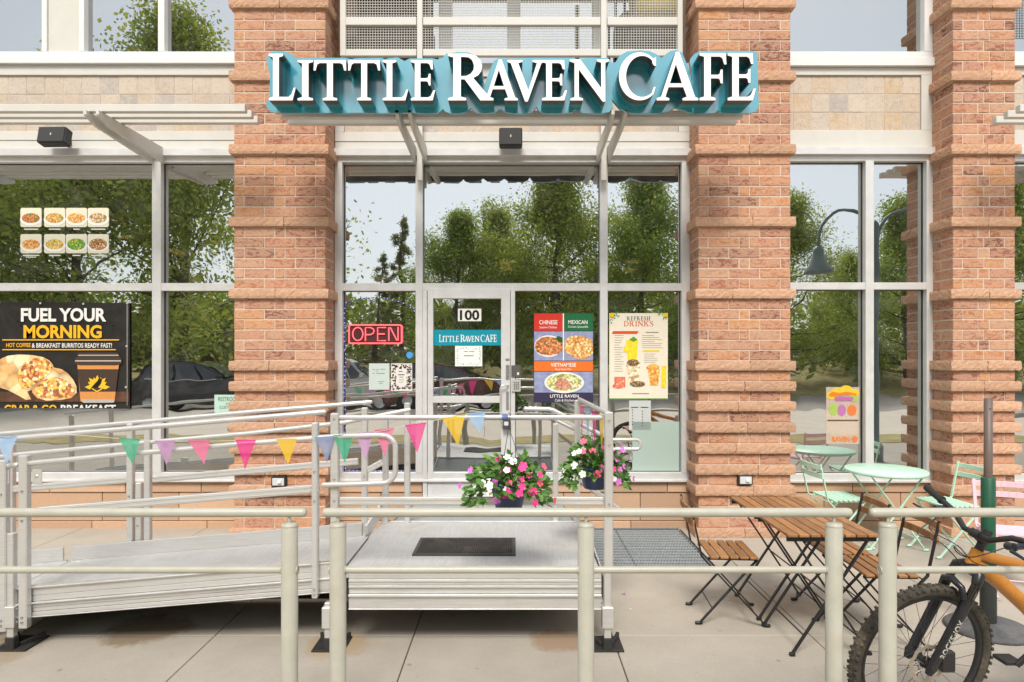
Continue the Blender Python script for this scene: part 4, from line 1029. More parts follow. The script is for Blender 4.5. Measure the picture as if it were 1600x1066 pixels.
# ================================================================== mountain bike (heads left towards the street, leaning on the railing)
h = Vector((-.985, -.17, 0)).normalized(); sdn = Vector((h.y, -h.x, 0))       # heading, and the rider's right (away from the street)
sdn = Vector((-.17, .985, 0)).normalized()
lean = math.radians(9)
upv = (Vector((0, 0, 1))*math.cos(lean) - sdn*math.sin(lean)); rt = (sdn*math.cos(lean)+Vector((0, 0, 1))*math.sin(lean))
BK = Vector((1.93, 3.25, 0))
def B(f, s, u, fr=None): return BK + h*f + rt*s + upv*u
bike = thing('mountain_bike', 'orange mountain bike with black fork and muddy knobbly tyres at the right railing', 'bicycle', BK)
def bp(mb, name, mats, parent=bike): return off(mb, BK).build(name, mats, parent)
def wheel(f0, name):
    R, r = .345, .028; c = lambda a, rad, s: B(f0+rad*math.cos(a), s, .372+rad*math.sin(a))
    m = MB()
    n = 96
    prof = [(R-.020, -.014), (R-.010, -.024), (R+.006, -.029), (R+.020, -.022), (R+.026, -.008), (R+.026, .008), (R+.020, .022), (R+.006, .029), (R-.010, .024), (R-.020, .014)]
    vs = [c(2*math.pi*i/n, q[0], q[1]) for i in range(n) for q in prof]; k = len(prof); fs = []
    for i in range(n):
        for j in range(k): fs.append([i*k+j, ((i+1) % n)*k+j, ((i+1) % n)*k+(j+1) % k, i*k+(j+1) % k])
    m.add(vs, fs, True)
    def knob(a, rad, s, da, ds, ht, tilt):
        out = []
        for rr, sh in ((rad-.004, 1), (rad+ht, .8)):
            for (u, v) in ((-1, -1), (1, -1), (1, 1), (-1, 1)): out.append(c(a+u*da*sh, rr-abs(s+v*ds*sh)*tilt, s+v*ds*sh*1.0+ (0 if tilt == 0 else (s/abs(s))*(.005 if rr > rad else 0))))
        m.add(out, [[0, 1, 2, 3], [4, 5, 6, 7], [0, 1, 5, 4], [1, 2, 6, 5], [2, 3, 7, 6], [3, 0, 4, 7]])
    K = 62
    for i in range(K):
        a = 2*math.pi*i/K
        if i % 2: knob(a, R+.026, -.007, .018, .006, .007, 0); knob(a, R+.026, .008, .018, .006, .007, 0)
        else: knob(a, R+.026, 0, .016, .007, .007, 0)
        for s in (-1, 1): knob(a+.02*(i % 2), R+.031, s*.024, .020, .007, .004, .45)
    o = bp(m, name, MUDDY)
    m = MB()
    prof = [(R-.018, -.015), (R-.018, .015), (R-.040, .011), (R-.044, 0), (R-.040, -.011)]
    vs = [c(2*math.pi*i/n, q[0], q[1]) for i in range(n) for q in prof]; k = len(prof)
    fs = [[i*k+j, ((i+1) % n)*k+j, ((i+1) % n)*k+(j+1) % k, i*k+(j+1) % k] for i in range(n) for j in range(k)]
    m.add(vs, fs, True); bp(m, 'rim', BLACK, o)
    m = MB()
    for i in range(28):
        a = 2*math.pi*i/28; s = .028 if i % 2 else -.028; b = a+(.75 if (i//2) % 2 else -.75)
        m.tube([c(b, .026, s), c(a, R-.042, 0)], .0012, 5)
    bp(m, 'spokes', simple('spoke', (.10, .10, .10), .35, .8), o)
    m = MB()
    m.tube([B(f0, -.055, .372), B(f0, .055, .372)], .012, 12); m.tube([B(f0, -.035, .372), B(f0, .035, .372)], .02, 14)
    for s in (-.028, .028): m.tube([B(f0, s-.003, .372), B(f0, s+.003, .372)], .03, 16)
    bp(m, 'hub', BLACK, o)
    # brake disc on the left, street side
    m = MB(); n2 = 60; vs = []; fs = []
    for i in range(n2):
        a = 2*math.pi*i/n2; w = .004*math.sin(a*10)
        for rad in (.078+w, .098+w): 
            for s in (-.042, -.0405): vs.append(c(a, rad, s))
    for i in range(n2):
        j = (i+1) % n2
        for q in ((0, 1), (1, 3), (3, 2), (2, 0)): fs.append([i*4+q[0], j*4+q[0], j*4+q[1], i*4+q[1]])
    m.add(vs, fs)
    for i in range(6):
        a = i*1.0472; m.bar(c(a, .02, -.041), c(a+.45, .08, -.041), .008, .0015, .0003)
    bp(m, 'brake_disc', simple('disc_steel', (.42, .37, .30), .4, .6, .15, 30), o)
    return o
wheel(0, 'wheel')
wheel(-1.22, 'wheel')
# fork axis: hub (0,.372) up to the crown and the head tube
ax = Vector((-.40, .917))                        # direction along the fork in (forward, up)
def FK(d, s, o_=0):
    if d > .735: d = .585+(d-.735)*1.6
    elif d > .34: d = .34+(d-.34)*.62
    return B(-.045*0+ax.x*d+o_*.9, s, .372+ax.y*d+o_*.4)
FKM = simple('fork_black', (.016, .016, .018), .3, 0, .2, 20)
for s in (-.068, .068):
    m = MB(); m.tube([FK(-.02, s*.95), FK(.05, s), FK(.20, s), FK(.34, s), FK(.375, s)], [.021, .0215, .023, .025, .026], 18)
    m.tube([FK(-.015, s*1.0), FK(-.04, s)], [.021, .014], 12); m.tube([B(0, s*.7, .372), B(0, s*1.25, .372)], .018, 14)
    bp(m, 'fork_leg', FKM)
    m = MB(); m.tube([FK(.37, s), FK(.53, s)], .0175, 18); bp(m, 'stanchion', simple('stanchion', (.05, .045, .04), .15, .6))
m = MB()                                          # arch and crown
m.tube([FK(.36, -.068, .02), FK(.43, -.052, .045), FK(.455, 0, .055), FK(.43, .052, .045), FK(.36, .068, .02)], [.014, .015, .017, .015, .014], 12)
bp(m, 'fork_arch', FKM)
m = MB(); m.tube([FK(.50, -.07), FK(.56, -.062), FK(.585, -.03), FK(.592, 0), FK(.585, .03), FK(.56, .062), FK(.50, .07)], [.022, .027, .03, .032, .03, .027, .022], 16)
bp(m, 'fork_crown', FKM)
m = MB()                                          # lettering on the near leg, running along it
vs, fs = text_geo('ROCKSHOX', .02)
ux = max(v[0] for v in vs); uy = max(v[1] for v in vs)
xd = (FK(1, 0)-FK(0, 0)).normalized(); nrm = -rt; yd = nrm.cross(xd)
for_ = []
for (u, v) in vs:
    t = (v/uy-.5)*1.15
    p = FK(.06+u/ux*.20, -.068) + yd*(.0246*math.sin(t)) + nrm*(.0246*math.cos(t)); for_.append(p)
m.add(for_, fs); bp(m, 'lettering', flat('B9B6AE'))
ORG = simple('orange_paint', (.50, .195, .02), .28, 0, .06, 8)
m = MB(); m.tube([FK(.595, 0), FK(.62, 0), FK(.715, 0), FK(.735, 0)], [.030, .029, .028, .030], 20); bp(m, 'head_tube', ORG)
ht_hi, ht_lo = FK(.70, 0), FK(.63, 0)
m = MB()
m.tube([ht_hi, B(-.60, 0, .79), B(-.80, 0, .72), B(-.93, 0, .70)], [.026, .024, .021, .018], 16)
m.tube([ht_lo, B(-.37, 0, .745), B(-.55, 0, .60), B(-.80, 0, .36)], [.030, .036, .036, .032], 16)
m.tube([B(-.78, 0, .34), B(-.86, 0, .56), B(-.95, 0, .80)], .02, 14)
for s in (-.05, .05):
    m.tube([B(-.80, s, .38), B(-1.22, s*1.3, .372)], .014, 10); m.tube([B(-.90, s*.7, .78), B(-1.22, s*1.3, .372)], .011, 10)
bp(m, 'frame', ORG)
m = MB(); m.tube([B(-.95, 0, .86), B(-.985, 0, .99)], .015, 12); bp(m, 'seat_post', BLACK)
m = MB(); m.tube([B(-.84, 0, 1.0), B(-.95, 0, 1.01), B(-1.05, 0, 1.015), B(-1.11, 0, 1.03)], [.02, .035, .065, .05], 12); bp(m, 'saddle', BLACK)
m = MB(); m.tube([B(-.78, -.08, .34), B(-.78, .08, .34)], .02, 12); m.bar(B(-.78, .085, .34), B(-.65, .09, .22), .02, .025); m.bar(B(-.78, -.085, .34), B(-.91, -.09, .46), .02, .025)
m.box(-.045, .045, -.05, .05, -.01, .01, .003, Matrix.Translation(B(-.65, .14, .22))); bp(m, 'crank', BLACK)
m = MB(); st = FK(.79, 0); m.tube([FK(.735, 0), FK(.80, 0)], .02, 14); m.tube([FK(.765, 0), FK(.775, 0, .055)], .021, 12); m.tube([FK(.775, -.025, .055), FK(.775, .025, .055)], .022, 14); bp(m, 'stem', BLACK)
hb = lambda s, u, f: FK(.775, s, .055) + upv*u + h*f
m = MB(); m.tube([hb(-.395, .08, -.07), hb(-.16, .05, -.02), hb(-.07, .0, 0), hb(.07, .0, 0), hb(.16, .05, -.02), hb(.395, .08, -.07)], .0135, 14); bp(m, 'handlebar', BLACK)
for s in (-1, 1):
    m = MB(); m.tube([hb(s*.40, .081, -.071), hb(s*.395, .08, -.07), hb(s*.275, .065, -.044), hb(s*.272, .065, -.044)], [.015, .0175, .0165, .019], 14)
    m.tube([hb(s*.268, .064, -.043), hb(s*.258, .063, -.042)], .021, 14); bp(m, 'grip', RUBBER)
    m = MB(); m.tube([hb(s*.20, .03, .0), hb(s*.22, .02, .04), hb(s*.29, .015, .045), hb(s*.36, .01, .03)], [.010, .009, .006, .005], 8)
    m.tube([hb(s*.17, .02, .01), hb(s*.215, .035, .02)], .018, 12); m.tube([hb(s*.22, .04, -.02), hb(s*.222, .04, .03)], .014, 10); bp(m, 'brake_lever', simple('lever', (.05, .055, .07), .3, .5))
m = MB()
def cab(pts):
    # smooth curve through the points
    out = []
    for i in range(len(pts)-1):
        p0 = pts[max(0, i-1)]; p1, p2 = pts[i], pts[i+1]; p3 = pts[min(len(pts)-1, i+2)]
        for q in range(6):
            t = q/6; out.append(.5*((2*p1)+(p2-p0)*t+(2*p0-5*p1+4*p2-p3)*t*t+(3*p1-p0-3*p2+p3)*t**3))
    m.tube(out+[pts[-1]], .0026, 6)
cab([hb(.18, .02, .02), hb(.17, -.06, .16), FK(.66, .05, .15), FK(.57, -.02, .05), FK(.50, -.085), FK(.3, -.09), FK(.12, -.088)])
cab([hb(-.18, .02, .02), hb(-.12, -.05, .14), FK(.68, .03, .10), FK(.64, .045, 0), B(-.5, .04, .78)])
cab([hb(.2, .02, .02), hb(.12, -.02, .14), FK(.70, 0, .12), FK(.64, -.04, .01), B(-.45, -.045, .82)])
bp(m, 'cable', BLACK)
m = MB(); m.box(-.035, .035, -.018, .018, -.05, .05, .008, Matrix.Translation(FK(.05, -.055, -.075))); bp(m, 'brake_caliper', FKM)
# ================================================================== notices and signs on and behind the glass
PD = YW+.007
PY = GY-.004                                       # outside face of the panes
def sheet_thing(name, label, cat, px0, px1, py0, py1, Y, col, th=.0015, group=None, r=0):
    c = P((px0+px1)/2, (py0+py1)/2, Y)
    o = thing(name, label, cat, c, 0, group)
    m = MB(); rpx(m, px0, px1, py0, py1, Y, 0, th, r); off(m, c).build('sheet', flat(col) if isinstance(col, str) else col, o)
    return o, c
def add(o, c, mb, name, mat): return off(mb, c).build(name, mat, o)
# banner (its lower edge is cut through the last line of lettering)
def clip(src, dst):
    me = src.mesh('clip', []); bm = bmesh.new(); bm.from_mesh(me)
    zc = ZW(637.4, Yb); bmesh.ops.bisect_plane(bm, geom=bm.verts[:]+bm.edges[:]+bm.faces[:], plane_co=(0, 0, zc), plane_no=(0, 0, -1), clear_outer=True)
    bm.verts.index_update(); dst.add([v.co[:] for v in bm.verts], [[v.index for v in f.verts] for f in bm.faces]); bm.free(); bpy.data.meshes.remove(me)
Yb = PY-.012
VINYL = simple('black_vinyl', (.022, .020, .019), .30, 0, .2, 5, .25, 6)
c = P(98, 553, Yb); o = thing('banner', 'black breakfast banner with burritos and a coffee cup in the left window', 'banner', c)
m = MB(); nx, ny = 60, 34; vs = []; fs = []
def bz(u, v):   # wrinkles fanning from the grommets
    d = 0
    for gx, gy, k in ((0, 0, 1), (1, 0, 1), (0, .55, .5), (1, .5, .6)):
        dx, dy = (u-gx)*1.35, (v-gy); r = math.hypot(dx, dy); a = math.atan2(dy, dx)
        d += k*.006*math.sin(a*11)*math.exp(-r*2.2)*min(1, r*8)
    return d
for j in range(ny+1):
    for i in range(nx+1):
        u, v = i/nx, j/ny
        sag = .004*math.sin(u*3*math.pi)**2*(1-v)
        vs.append((XW(-6+209*u, Yb), Yb+bz(u, v), ZW(471+2*u+166*v, Yb)-sag))
for j in range(ny):
    for i in range(nx): a = j*(nx+1)+i; fs.append([a, a+1, a+nx+2, a+nx+1])
m.add(vs, fs, True); add(o, c, m, 'sheet', VINYL)
D = .012
m = MB()
tpx(m, 'FUEL YOUR', 34, 167, 481.5, 503, Yb, D, .035); add(o, c, m, 'headline', flat('E9E7E2'))
m = MB(); tpx(m, 'MORNING', 38, 160, 508, 529, Yb, D, .035)
rpx(m, 5, 187, 530.5, 532.2, Yb, D); rpx(m, 5, 182, 545.8, 547.4, Yb, D); tpx(m, 'HOT COFFEE', 11, 49, 536.3, 542.6, Yb, D, .02)
clip(tpx(MB(), 'GRAB & GO', 8, 90, 632.5, 645, Yb, D, .03), m); add(o, c, m, 'yellow_lettering', flat('F0B429'))
m = MB(); tpx(m, '& BREAKFAST BURRITOS READY FAST!', 51, 176, 536.3, 543.6, Yb, D, .02); add(o, c, m, 'white_lettering', flat('E4E2DC')); m = MB(); clip(tpx(MB(), 'BREAKFAST', 96, 182, 632.5, 645, Yb, D, .03), m)
add(o, c, m, 'white_lettering', flat('E4E2DC'))
m = MB(); rpx(m, -5, 202, 612, 628, Yb, D*.75); add(o, c, m, 'wood_strip', simple('printed_wood', (.10, .045, .025), .4, 0, .5, 8))
TORT = food_mat('tortilla_print', ['E8C48E', 'E2B478', 'EFD3A4', 'DDA567', 'F0DAB0'], 9)
FILL = food_mat('filling_print', ['E9B23C', 'F3D382', 'B5452C', 'E58A3A', 'F6E2B0', '8F3626', 'F0C25A', 'D9702F'], 32)
m = MB()
ppx(m, [(-5, 566), (4, 560), (14, 556), (30, 554), (52, 555), (68, 558), (78, 563), (84, 570), (86, 576), (84, 582), (60, 606), (44, 612), (50, 624), (42, 625), (30, 618), (14, 610), (2, 606), (-5, 600)], Yb, D)
ppx(m, [(84, 574), (98, 577), (108, 584), (116, 594), (121, 604), (121, 614), (112, 622), (96, 625), (74, 626), (60, 622), (52, 614), (50, 606), (58, 600)], Yb, D+.001)
add(o, c, m, 'burrito_picture', TORT)
m = MB()
ppx(m, [(30, 582), (34, 572), (44, 564), (58, 559), (70, 560), (79, 566), (83, 574), (80, 582), (66, 594), (46, 606), (36, 607), (30, 596)], Yb, D+.002)
ppx(m, [(56, 610), (62, 600), (74, 592), (88, 589), (100, 592), (112, 600), (118, 608), (117, 616), (106, 621), (86, 623), (66, 621), (58, 617)], Yb, D+.003)
add(o, c, m, 'filling_picture', FILL)
m = MB(); ppx(m, [(122, 569), (187, 569), (180, 627), (176, 629.5), (132, 629.5), (127, 627)], Yb, D+.001); add(o, c, m, 'cup_picture', flat('D99353'))
m = MB(); ppx(m, [(122.5, 577), (186.5, 577), (182, 612), (126.5, 612)], Yb, D+.002); ppx(m, [(117, 566), (119, 560), (122, 558), (123, 553), (126, 551), (184, 551), (187, 554), (188, 558), (191, 560), (192, 566), (190, 569), (184, 571), (126, 571), (119, 569)], Yb, D+.002); add(o, c, m, 'cup_lid_picture', flat('4A3A31'))
m = MB(); ppx(m, [(124, 554.5), (186, 554.5), (187, 556), (123, 556)], Yb, D+.003); ppx(m, [(119, 563), (190, 563), (190.5, 565), (118.5, 565)], Yb, D+.003); ppx(m, [(127.5, 624), (180.5, 624), (179.5, 629), (132, 629.5)], Yb, D+.003); add(o, c, m, 'cup_shine', flat('B9B3AB'))
m = MB()
for q in range(9):
    a = math.radians(-80+20*q); L = 20 if q % 2 == 0 else 17; bx, by = 153.5, 605
    ex, ey = bx+L*1.0*math.sin(a), by-L*.95*math.cos(a)+ (3 if abs(q-4) > 3 else 0)
    px_, py_ = math.cos(a)*3.6, math.sin(a)*3.6; mx, my = bx+(ex-bx)*.6, by+(ey-by)*.6
    ppx(m, [(bx, by), (mx-px_, my-py_), (ex, ey), (mx+px_, my+py_)], Yb, D+.0035+.0004*(q % 3))
ppx(m, [(140, 603), (153, 611), (167, 603), (160, 609), (153, 613), (147, 609)], Yb, D+.0045)
add(o, c, m, 'lotus_emblem', flat('F2C22E'))
m = MB(); ppx(m, [(143, 607), (150, 599), (154, 595), (156, 591), (159, 591.5), (161, 594), (159, 600), (155, 605), (149, 606)], Yb, D+.0055); add(o, c, m, 'raven_emblem', flat('221C18'))
m = MB()
for a, b in ((0.5, 473), (64.5, 474), (131.5, 475), (200, 474), (199, 541), (198, 605)): epx(m, a, b, 1.7, 1.7, Yb, D+.004)
m.box(XW(200, Yb), XW(206, Yb), Yb-.012, Yb-.002, ZW(474, Yb), ZW(471, Yb)); add(o, c, m, 'grommets', MILL)
m = MB(); ppx(m, [(198.5, 476), (201.5, 476), (200.5, 634), (199, 634)], Yb, D); add(o, c, m, 'hem', flat('77736E'))

# eight food pictures
c = P(102, 365, PY); o = thing('menu_decal', 'decal of eight white framed dish pictures in two rows on the left window', 'decal', c)
DISH = [['C8642E', '4D7A2B', 'A8402A', 'E09A48'], ['E3A243', 'F0C878', 'C87A32', '7AA348'], ['E8A84A', 'F2CE86', 'D8863A', 'F5E0B0'], ['D9B48C', 'A8573A', 'EAD9C0', '6F8C3E'], ['E0923A', 'F0B660', 'C9682A', 'F3D79A'], ['E8B848', '6FA03C', 'F0D080', 'C88A3A'], ['2F9A2E', '46B63C', '1F7A22', 'F0C838'], ['B8683A', '7E3A22', 'E8C8A0', '577A30']]
m = MB(); mp_ = MB(); mc = MB(); k = 0
for r_, (ya, yb_) in enumerate(((325, 355), (366, 396))):
    for q, xa in enumerate((32, 69, 103, 137)):
        rpx(m, xa, xa+33, ya, yb_, PY, .001, .001, .02)
        cx_, cy_ = xa+16.5, ya+16
        add(o, c, epx(MB(), cx_, cy_+2, 17, 9.5, PY, .0025), 'plate_picture', flat('FAFAF6'))
        f = MB(); epx(f, cx_, cy_, 14.2, 7.6 if r_ == 0 or q in (0, 1) else 9, PY, .0040)
        add(o, c, f, 'dish_picture', food_mat('dish_print', DISH[k], 75)); k += 1
        w = (11, 9, 5, 11, 13, 9, 6, 11)[k-1]
        rpx(mc, cx_-w, cx_+w, yb_+2.3, yb_+4.2, PY, .001)
        if k == 5: rpx(mc, cx_-8, cx_+8, yb_+5.2, yb_+6.6, PY, .001)
add(o, c, m, 'picture_card', flat('E9E6CF')); add(o, c, mc, 'caption', flat('E0E0D8'))

# door notices
o, c = sheet_thing('door_number', 'white house number plate reading 100 on the door glass', 'number plate', 715.5, 752, 482.5, 502, PD, 'EFEDE6')
m = MB(); tpx(m, '100', 718.5, 749, 484.5, 500.5, PD, .001, .03); add(o, c, m, 'lettering', flat('15110F'))
o, c = sheet_thing('door_decal', 'teal band across the door glass with white cafe name', 'decal', 677.5, 782.8, 515.5, 540, PD, '0C93A8')
m = MB(); k = (776-688)/(1181-420)
base = 534.5
for ch, a, b, t in SIGN:
    vs, fs, nz = glyph_geo(ch, 0)
    ux = [p[0] for p in vs]; uz = [p[1] for p in vs]; x0, x1 = 686+(a-420)*.1185, 686+(b-420)*.1185; top_ = 523.2 if t < 90 else 525
    m.add([(XW(x0+(p[0]-min(ux))/(max(ux)-min(ux))*(x1-x0), PD), PD-.0015, ZW(base+(top_-base)*(p[1]-min(uz))/(max(uz)-min(uz)), PD)) for p in vs], fs)
add(o, c, m, 'lettering', flat('F4F6F6'))
def lines(mb, rows, Y, dy=.001):
    for x0, x1, y_, t in rows: rpx(mb, x0, x1, y_, y_+t, Y, dy)
o, c = sheet_thing('door_notice', 'white paper notice with a leafy border taped under the teal door band', 'notice', 711, 753.5, 540.5, 572.5, PD-.001, 'EEF0EC')
m = MB(); R = random.Random(2)
for i in range(46):
    t = i/46; e = int(t*4); f = t*4-e
    x, y_ = ((715+f*34, 544.5), (749.5, 545+f*24), (749-f*34, 569), (715, 568-f*24))[e]
    epx(m, x+R.uniform(-1.3, 1.3), y_+R.uniform(-1.3, 1.3), R.uniform(.5, 1.3), R.uniform(.4, .9), PD-.001, .001, 8)
add(o, c, m, 'border', flat('9DB0A8'))
m = MB(); lines(m, [(725, 731, 549, .8), (733, 741, 549, .8), (725, 740, 555.5, 1.1)], PD-.001); add(o, c, m, 'writing', flat('4A4F52'))

# notices in the pane left of the door
o, c = sheet_thing('window_notice', 'plain pale paper notice with faint printing, left of the floral notice', 'notice', 576.5, 608.5, 568, 609, PY, 'CBD8D2')
m = MB(); lines(m, [(582, 586, 577, 1), (588, 592, 577, 1), (594, 602, 576.5, 1), (587, 590, 580, .8), (582, 585, 583, 1), (588, 601, 583, 1), (590, 600, 596, .8), (592, 598, 599, .8)], PY); add(o, c, m, 'writing', flat('7F8C8A'))
o, c = sheet_thing('window_notice', 'notice with a dark floral border round a white oval, beside the door frame', 'notice', 611, 644, 568, 611, PY, 'E8E4DC')
m = MB(); R = random.Random(4)
for i in range(150):
    while True:
        x, y_ = R.uniform(612.5, 642.5), R.uniform(570, 609)
        if not (619 < x < 635.5 and 576 < y_ < 603): break
    epx(m, x, y_, R.uniform(.6, 1.6), R.uniform(.6, 1.5), PY, .001+.0002*(i % 4), 8)
add(o, c, m, 'floral_border', flat('4A2E36'))
m = MB(); lines(m, [(623, 629, 580, 1.2), (622, 632, 585, 1.4), (624, 630, 589, .9), (623, 631, 593.5, .6), (623, 630, 597, .6)], PY); add(o, c, m, 'writing', flat('46474A'))
c = P(639, 555, PY); o = tag(off(MB().ell(XW(639), ZW(555), .035, .035, PY-.001, 20, PY), c).build('sticker', flat('4AA3E8')), 'small round blue sticker on the glass left of the door', 'sticker'); o.location = c
o, c = sheet_thing('restroom_notice', 'pale green restroom notice half hidden behind the brick pier', 'notice', 335, 381, 617, 645, PY, 'BFE0D2')
m = MB(); tpx(m, 'RESTROOMS', 341, 376, 620.5, 627, PY, .001, .0); tpx(m, 'FOR', 353, 362, 630, 633, PY, .001, 0); tpx(m, 'CUSTOMERS', 343, 374, 634.5, 639, PY, .001, 0); add(o, c, m, 'lettering', flat('2C3A3A'))

# neon OPEN sign
YN = PY-.022
c = P(586, 522, YN); o = thing('neon_sign', 'red neon OPEN sign in the pane left of the door', 'neon sign', c)
NEON = emit('neon_red', (1.0, .13, .14), 1.25)
m = MB()
def rrect(x0, x1, y0, y1, r):
    pts = []
    for cx_, cy_, a in ((x1-r, y1-r, 0), (x0+r, y1-r, 90), (x0+r, y0+r, 180), (x1-r, y0+r, 270)):
        for k in range(4): t = math.radians(a+k*30); pts.append(P(cx_+r*math.cos(t), cy_+r*math.sin(t), YN))
    return pts
m.tube(rrect(545.5, 627.5, 508, 536.5, 3), .0075, 8, True)
add(o, c, m, 'border_tube', NEON)
m = MB()
def nt(pts): m.tube([P(a, b, YN) for a, b in pts], .0065, 8)
m.tube([P(559+8*math.cos(t/16*6.283), 522+10.3*math.sin(t/16*6.283), YN) for t in range(16)], .0065, 8, True)
nt([(571, 533), (571, 512), (579, 512), (583, 514), (584.5, 517), (583, 521), (579, 523), (572, 523)])
nt([(603, 512), (590, 512), (590, 532.5), (603, 532.5)]); nt([(591, 522), (601, 522)])
nt([(607.5, 533), (607.5, 512), (610, 512), (620, 532), (622, 532), (622, 511)])
add(o, c, m, 'letter_tubes', NEON)
m = MB(); rpx(m, 546, 627, 509, 536, YN, -.012); add(o, c, m, 'backplate', simple('smoked_red', (.06, .012, .014), .4))
m = MB(); m.tube([P(545, 536, YN), P(537, 550, YN)], .003, 6); m.tube([P(545, 510, YN), P(537, 509, YN)], .003, 6); add(o, c, m, 'cord', flat('C9C6BE'))
# string lights round that pane
c = P(540, 600, PY); o = thing('string_lights', 'string of tiny blue lights along the frame of the pane left of the door', 'string lights', c)
pth = [(648, 486), (640, 477), (622, 471), (606, 466.5), (592, 465), (572, 466), (552, 468), (542, 473), (539.5, 482), (538, 520), (540, 560), (537.5, 600), (540, 640), (538, 690), (538.5, 732), (545, 735.5), (580, 736), (615, 737), (648, 735)]
m = MB(); m.tube([P(a, b, PY-.006) for a, b in pth], .0045, 6); add(o, c, m, 'wire', simple('blue_wire', (.07, .07, .22), .5))
R = random.Random(8); FB = emit('fairy_blue', (.55, .55, 1.0), .9); bme = MB().lathe([(0, -.006), (.0055, 0), (0, .006)], (0, 0, 0), 6).mesh('bulb', FB)
for (a, b), (a2, b2) in zip(pth[:-1], pth[1:]):
    L = math.hypot(a2-a, b2-b); n = max(1, int(L/6.4))
    for i in range(n):
        p = P(a+(a2-a)*i/n+R.uniform(-1.2, 1.2), b+(b2-b)*i/n, PY-.011); q = bpy.data.objects.new('bulb', bme); COL.objects.link(q); q.parent = o; q.location = p-c

# cuisine poster
PX = PY
o, c = sheet_thing('menu_poster', 'menu poster with three pictured dishes on red, green and orange panels beside the door', 'poster', 834, 927, 489.5, 629, PX, '3A3550')
m = MB(); rpx(m, 834.5, 879, 490, 517, PX, .0012); add(o, c, m, 'red_panel', flat('D8372A'))
m = MB(); rpx(m, 881.5, 926.5, 490, 517, PX, .0012); add(o, c, m, 'green_panel', flat('1F6B3F'))
m = MB(); rpx(m, 834.5, 926.5, 564.5, 580, PX, .0012); add(o, c, m, 'orange_panel', flat('F0762B'))
m = MB(); rpx(m, 834.5, 879, 518, 563.5, PX, .0012); rpx(m, 881.5, 926.5, 518, 563.5, PX, .0012); rpx(m, 834.5, 926.5, 581, 613.5, PX, .0012); add(o, c, m, 'picture_ground', simple('printed_slate', srgb('8C92B4'), .4, 0, .25, 14))
for e_ in ((857, 541, 22.2, 17), (881.5, 598, 31, 16.5)): add(o, c, epx(MB(), *e_, PX, .0024), 'plate_picture', flat('F1EEE6'))
m = MB(); ppx(m, [(835, 541), (838, 534), (845, 528), (856, 526), (868, 528), (876, 533), (879, 538), (879, 548), (872, 553), (860, 555.5), (846, 554), (838, 549)], PX, .0036); add(o, c, m, 'chicken_picture', food_mat('chicken_print', ['B85A2A', 'D8783A', '8E3A1C', 'E39A5A', 'C2682F', '6E2C18'], 48))
m = MB(); ppx(m, [(868, 529), (872, 525), (879, 528), (879, 536), (872, 534)], PX, .0044); add(o, c, m, 'broccoli_picture', flat('2E5A24'))
m = MB(); ppx(m, [(882, 535), (888, 527), (900, 524), (914, 526), (926, 533), (926.5, 552), (918, 560), (902, 561), (890, 555), (882, 548)], PX, .0036); add(o, c, m, 'quesadilla_picture', food_mat('quesadilla_print', ['E5A03C', 'F2C878', 'C9762C', 'F6E0B4', 'DB8A34'], 52))
m = MB(); epx(m, 881.5, 597.5, 28, 13.5, PX, .0036); add(o, c, m, 'noodle_picture', food_mat('noodle_print', ['D9D79A', '8DAA4E', 'EDE6C0', 'C3C878', '5E8A3C'], 45))
m = MB(); ppx(m, [(866, 600), (872, 592), (876, 589), (884, 592), (892, 601), (890, 607), (880, 610), (870, 608)], PX, .0044); add(o, c, m, 'beef_picture', food_mat('beef_print', ['C27A6A', 'A85545', 'D99A88'], 60))
m = MB(); tpx(m, 'CHINESE', 842.5, 871, 500.5, 507, PX, .0024, .012); tpx(m, 'MEXICAN', 888, 918, 500.5, 506.5, PX, .0024, .012); tpx(m, 'VIETNAMESE', 860.5, 900, 567.3, 573, PX, .0024, .012)
tpx(m, 'Sesame Chicken', 843, 870, 509.5, 513.2, PX, .0024, 0); tpx(m, 'Chicken Quesadilla', 887.5, 919, 509, 512.8, PX, .0024, 0); tpx(m, 'Rare Steak Pho', 867.5, 893, 575.5, 578.5, PX, .0024, 0)
tpx(m, 'LITTLE RAVEN', 859.5, 904, 616.5, 621.5, PX, .0024, .012); tpx(m, 'Café & Kitchen', 867, 897, 623.5, 627.6, PX, .0024, 0); rpx(m, 879.3, 881.2, 490, 563.5, PX, .0024)
add(o, c, m, 'lettering', flat('F6F2EA'))

# drinks poster
o, c = sheet_thing('menu_poster', 'cream drinks poster with yellow drinks and leafy corners, beside the right brick pier', 'poster', 952, 1043.5, 489.5, 624, PX, 'EFE6D2')
m = MB(); serif(m, 'REFRESH', 979, 1016, 494.5, 500.8, PX, .0012); add(o, c, m, 'headline', flat('37413A'))
m = MB(); serif(m, 'DRINKS', 974.5, 1021, 501.8, 510, PX, .0012); ppx(m, [(958, 517.5), (998, 517.5), (995.5, 522), (956, 522)], PX, .0012); add(o, c, m, 'red_lettering', flat('D9552E'))
m = MB(); R = random.Random(6)
lines(m, [(960, 960+R.uniform(8, 16), 524+q*3.72, .7) for q in range(16)], PX, .0012); add(o, c, m, 'menu_lines', flat('8D8A7E')); m = MB()
lines(m, [(1003, 1003+R.uniform(14, 36), 524+q*3.2, .7) for q in range(7)], PX, .0012); add(o, c, m, 'menu_lines', flat('8D8A7E')); m = MB()
lines(m, [(1006, 1003+R.uniform(18, 26), 553+q*3.2, .7) for q in range(5)], PX, .0012)
lines(m, [(1009, 1029, 518.8, 1.6), (988, 1014, 614.5, 1.5)], PX, .0012); add(o, c, m, 'menu_lines', flat('8D8A7E'))
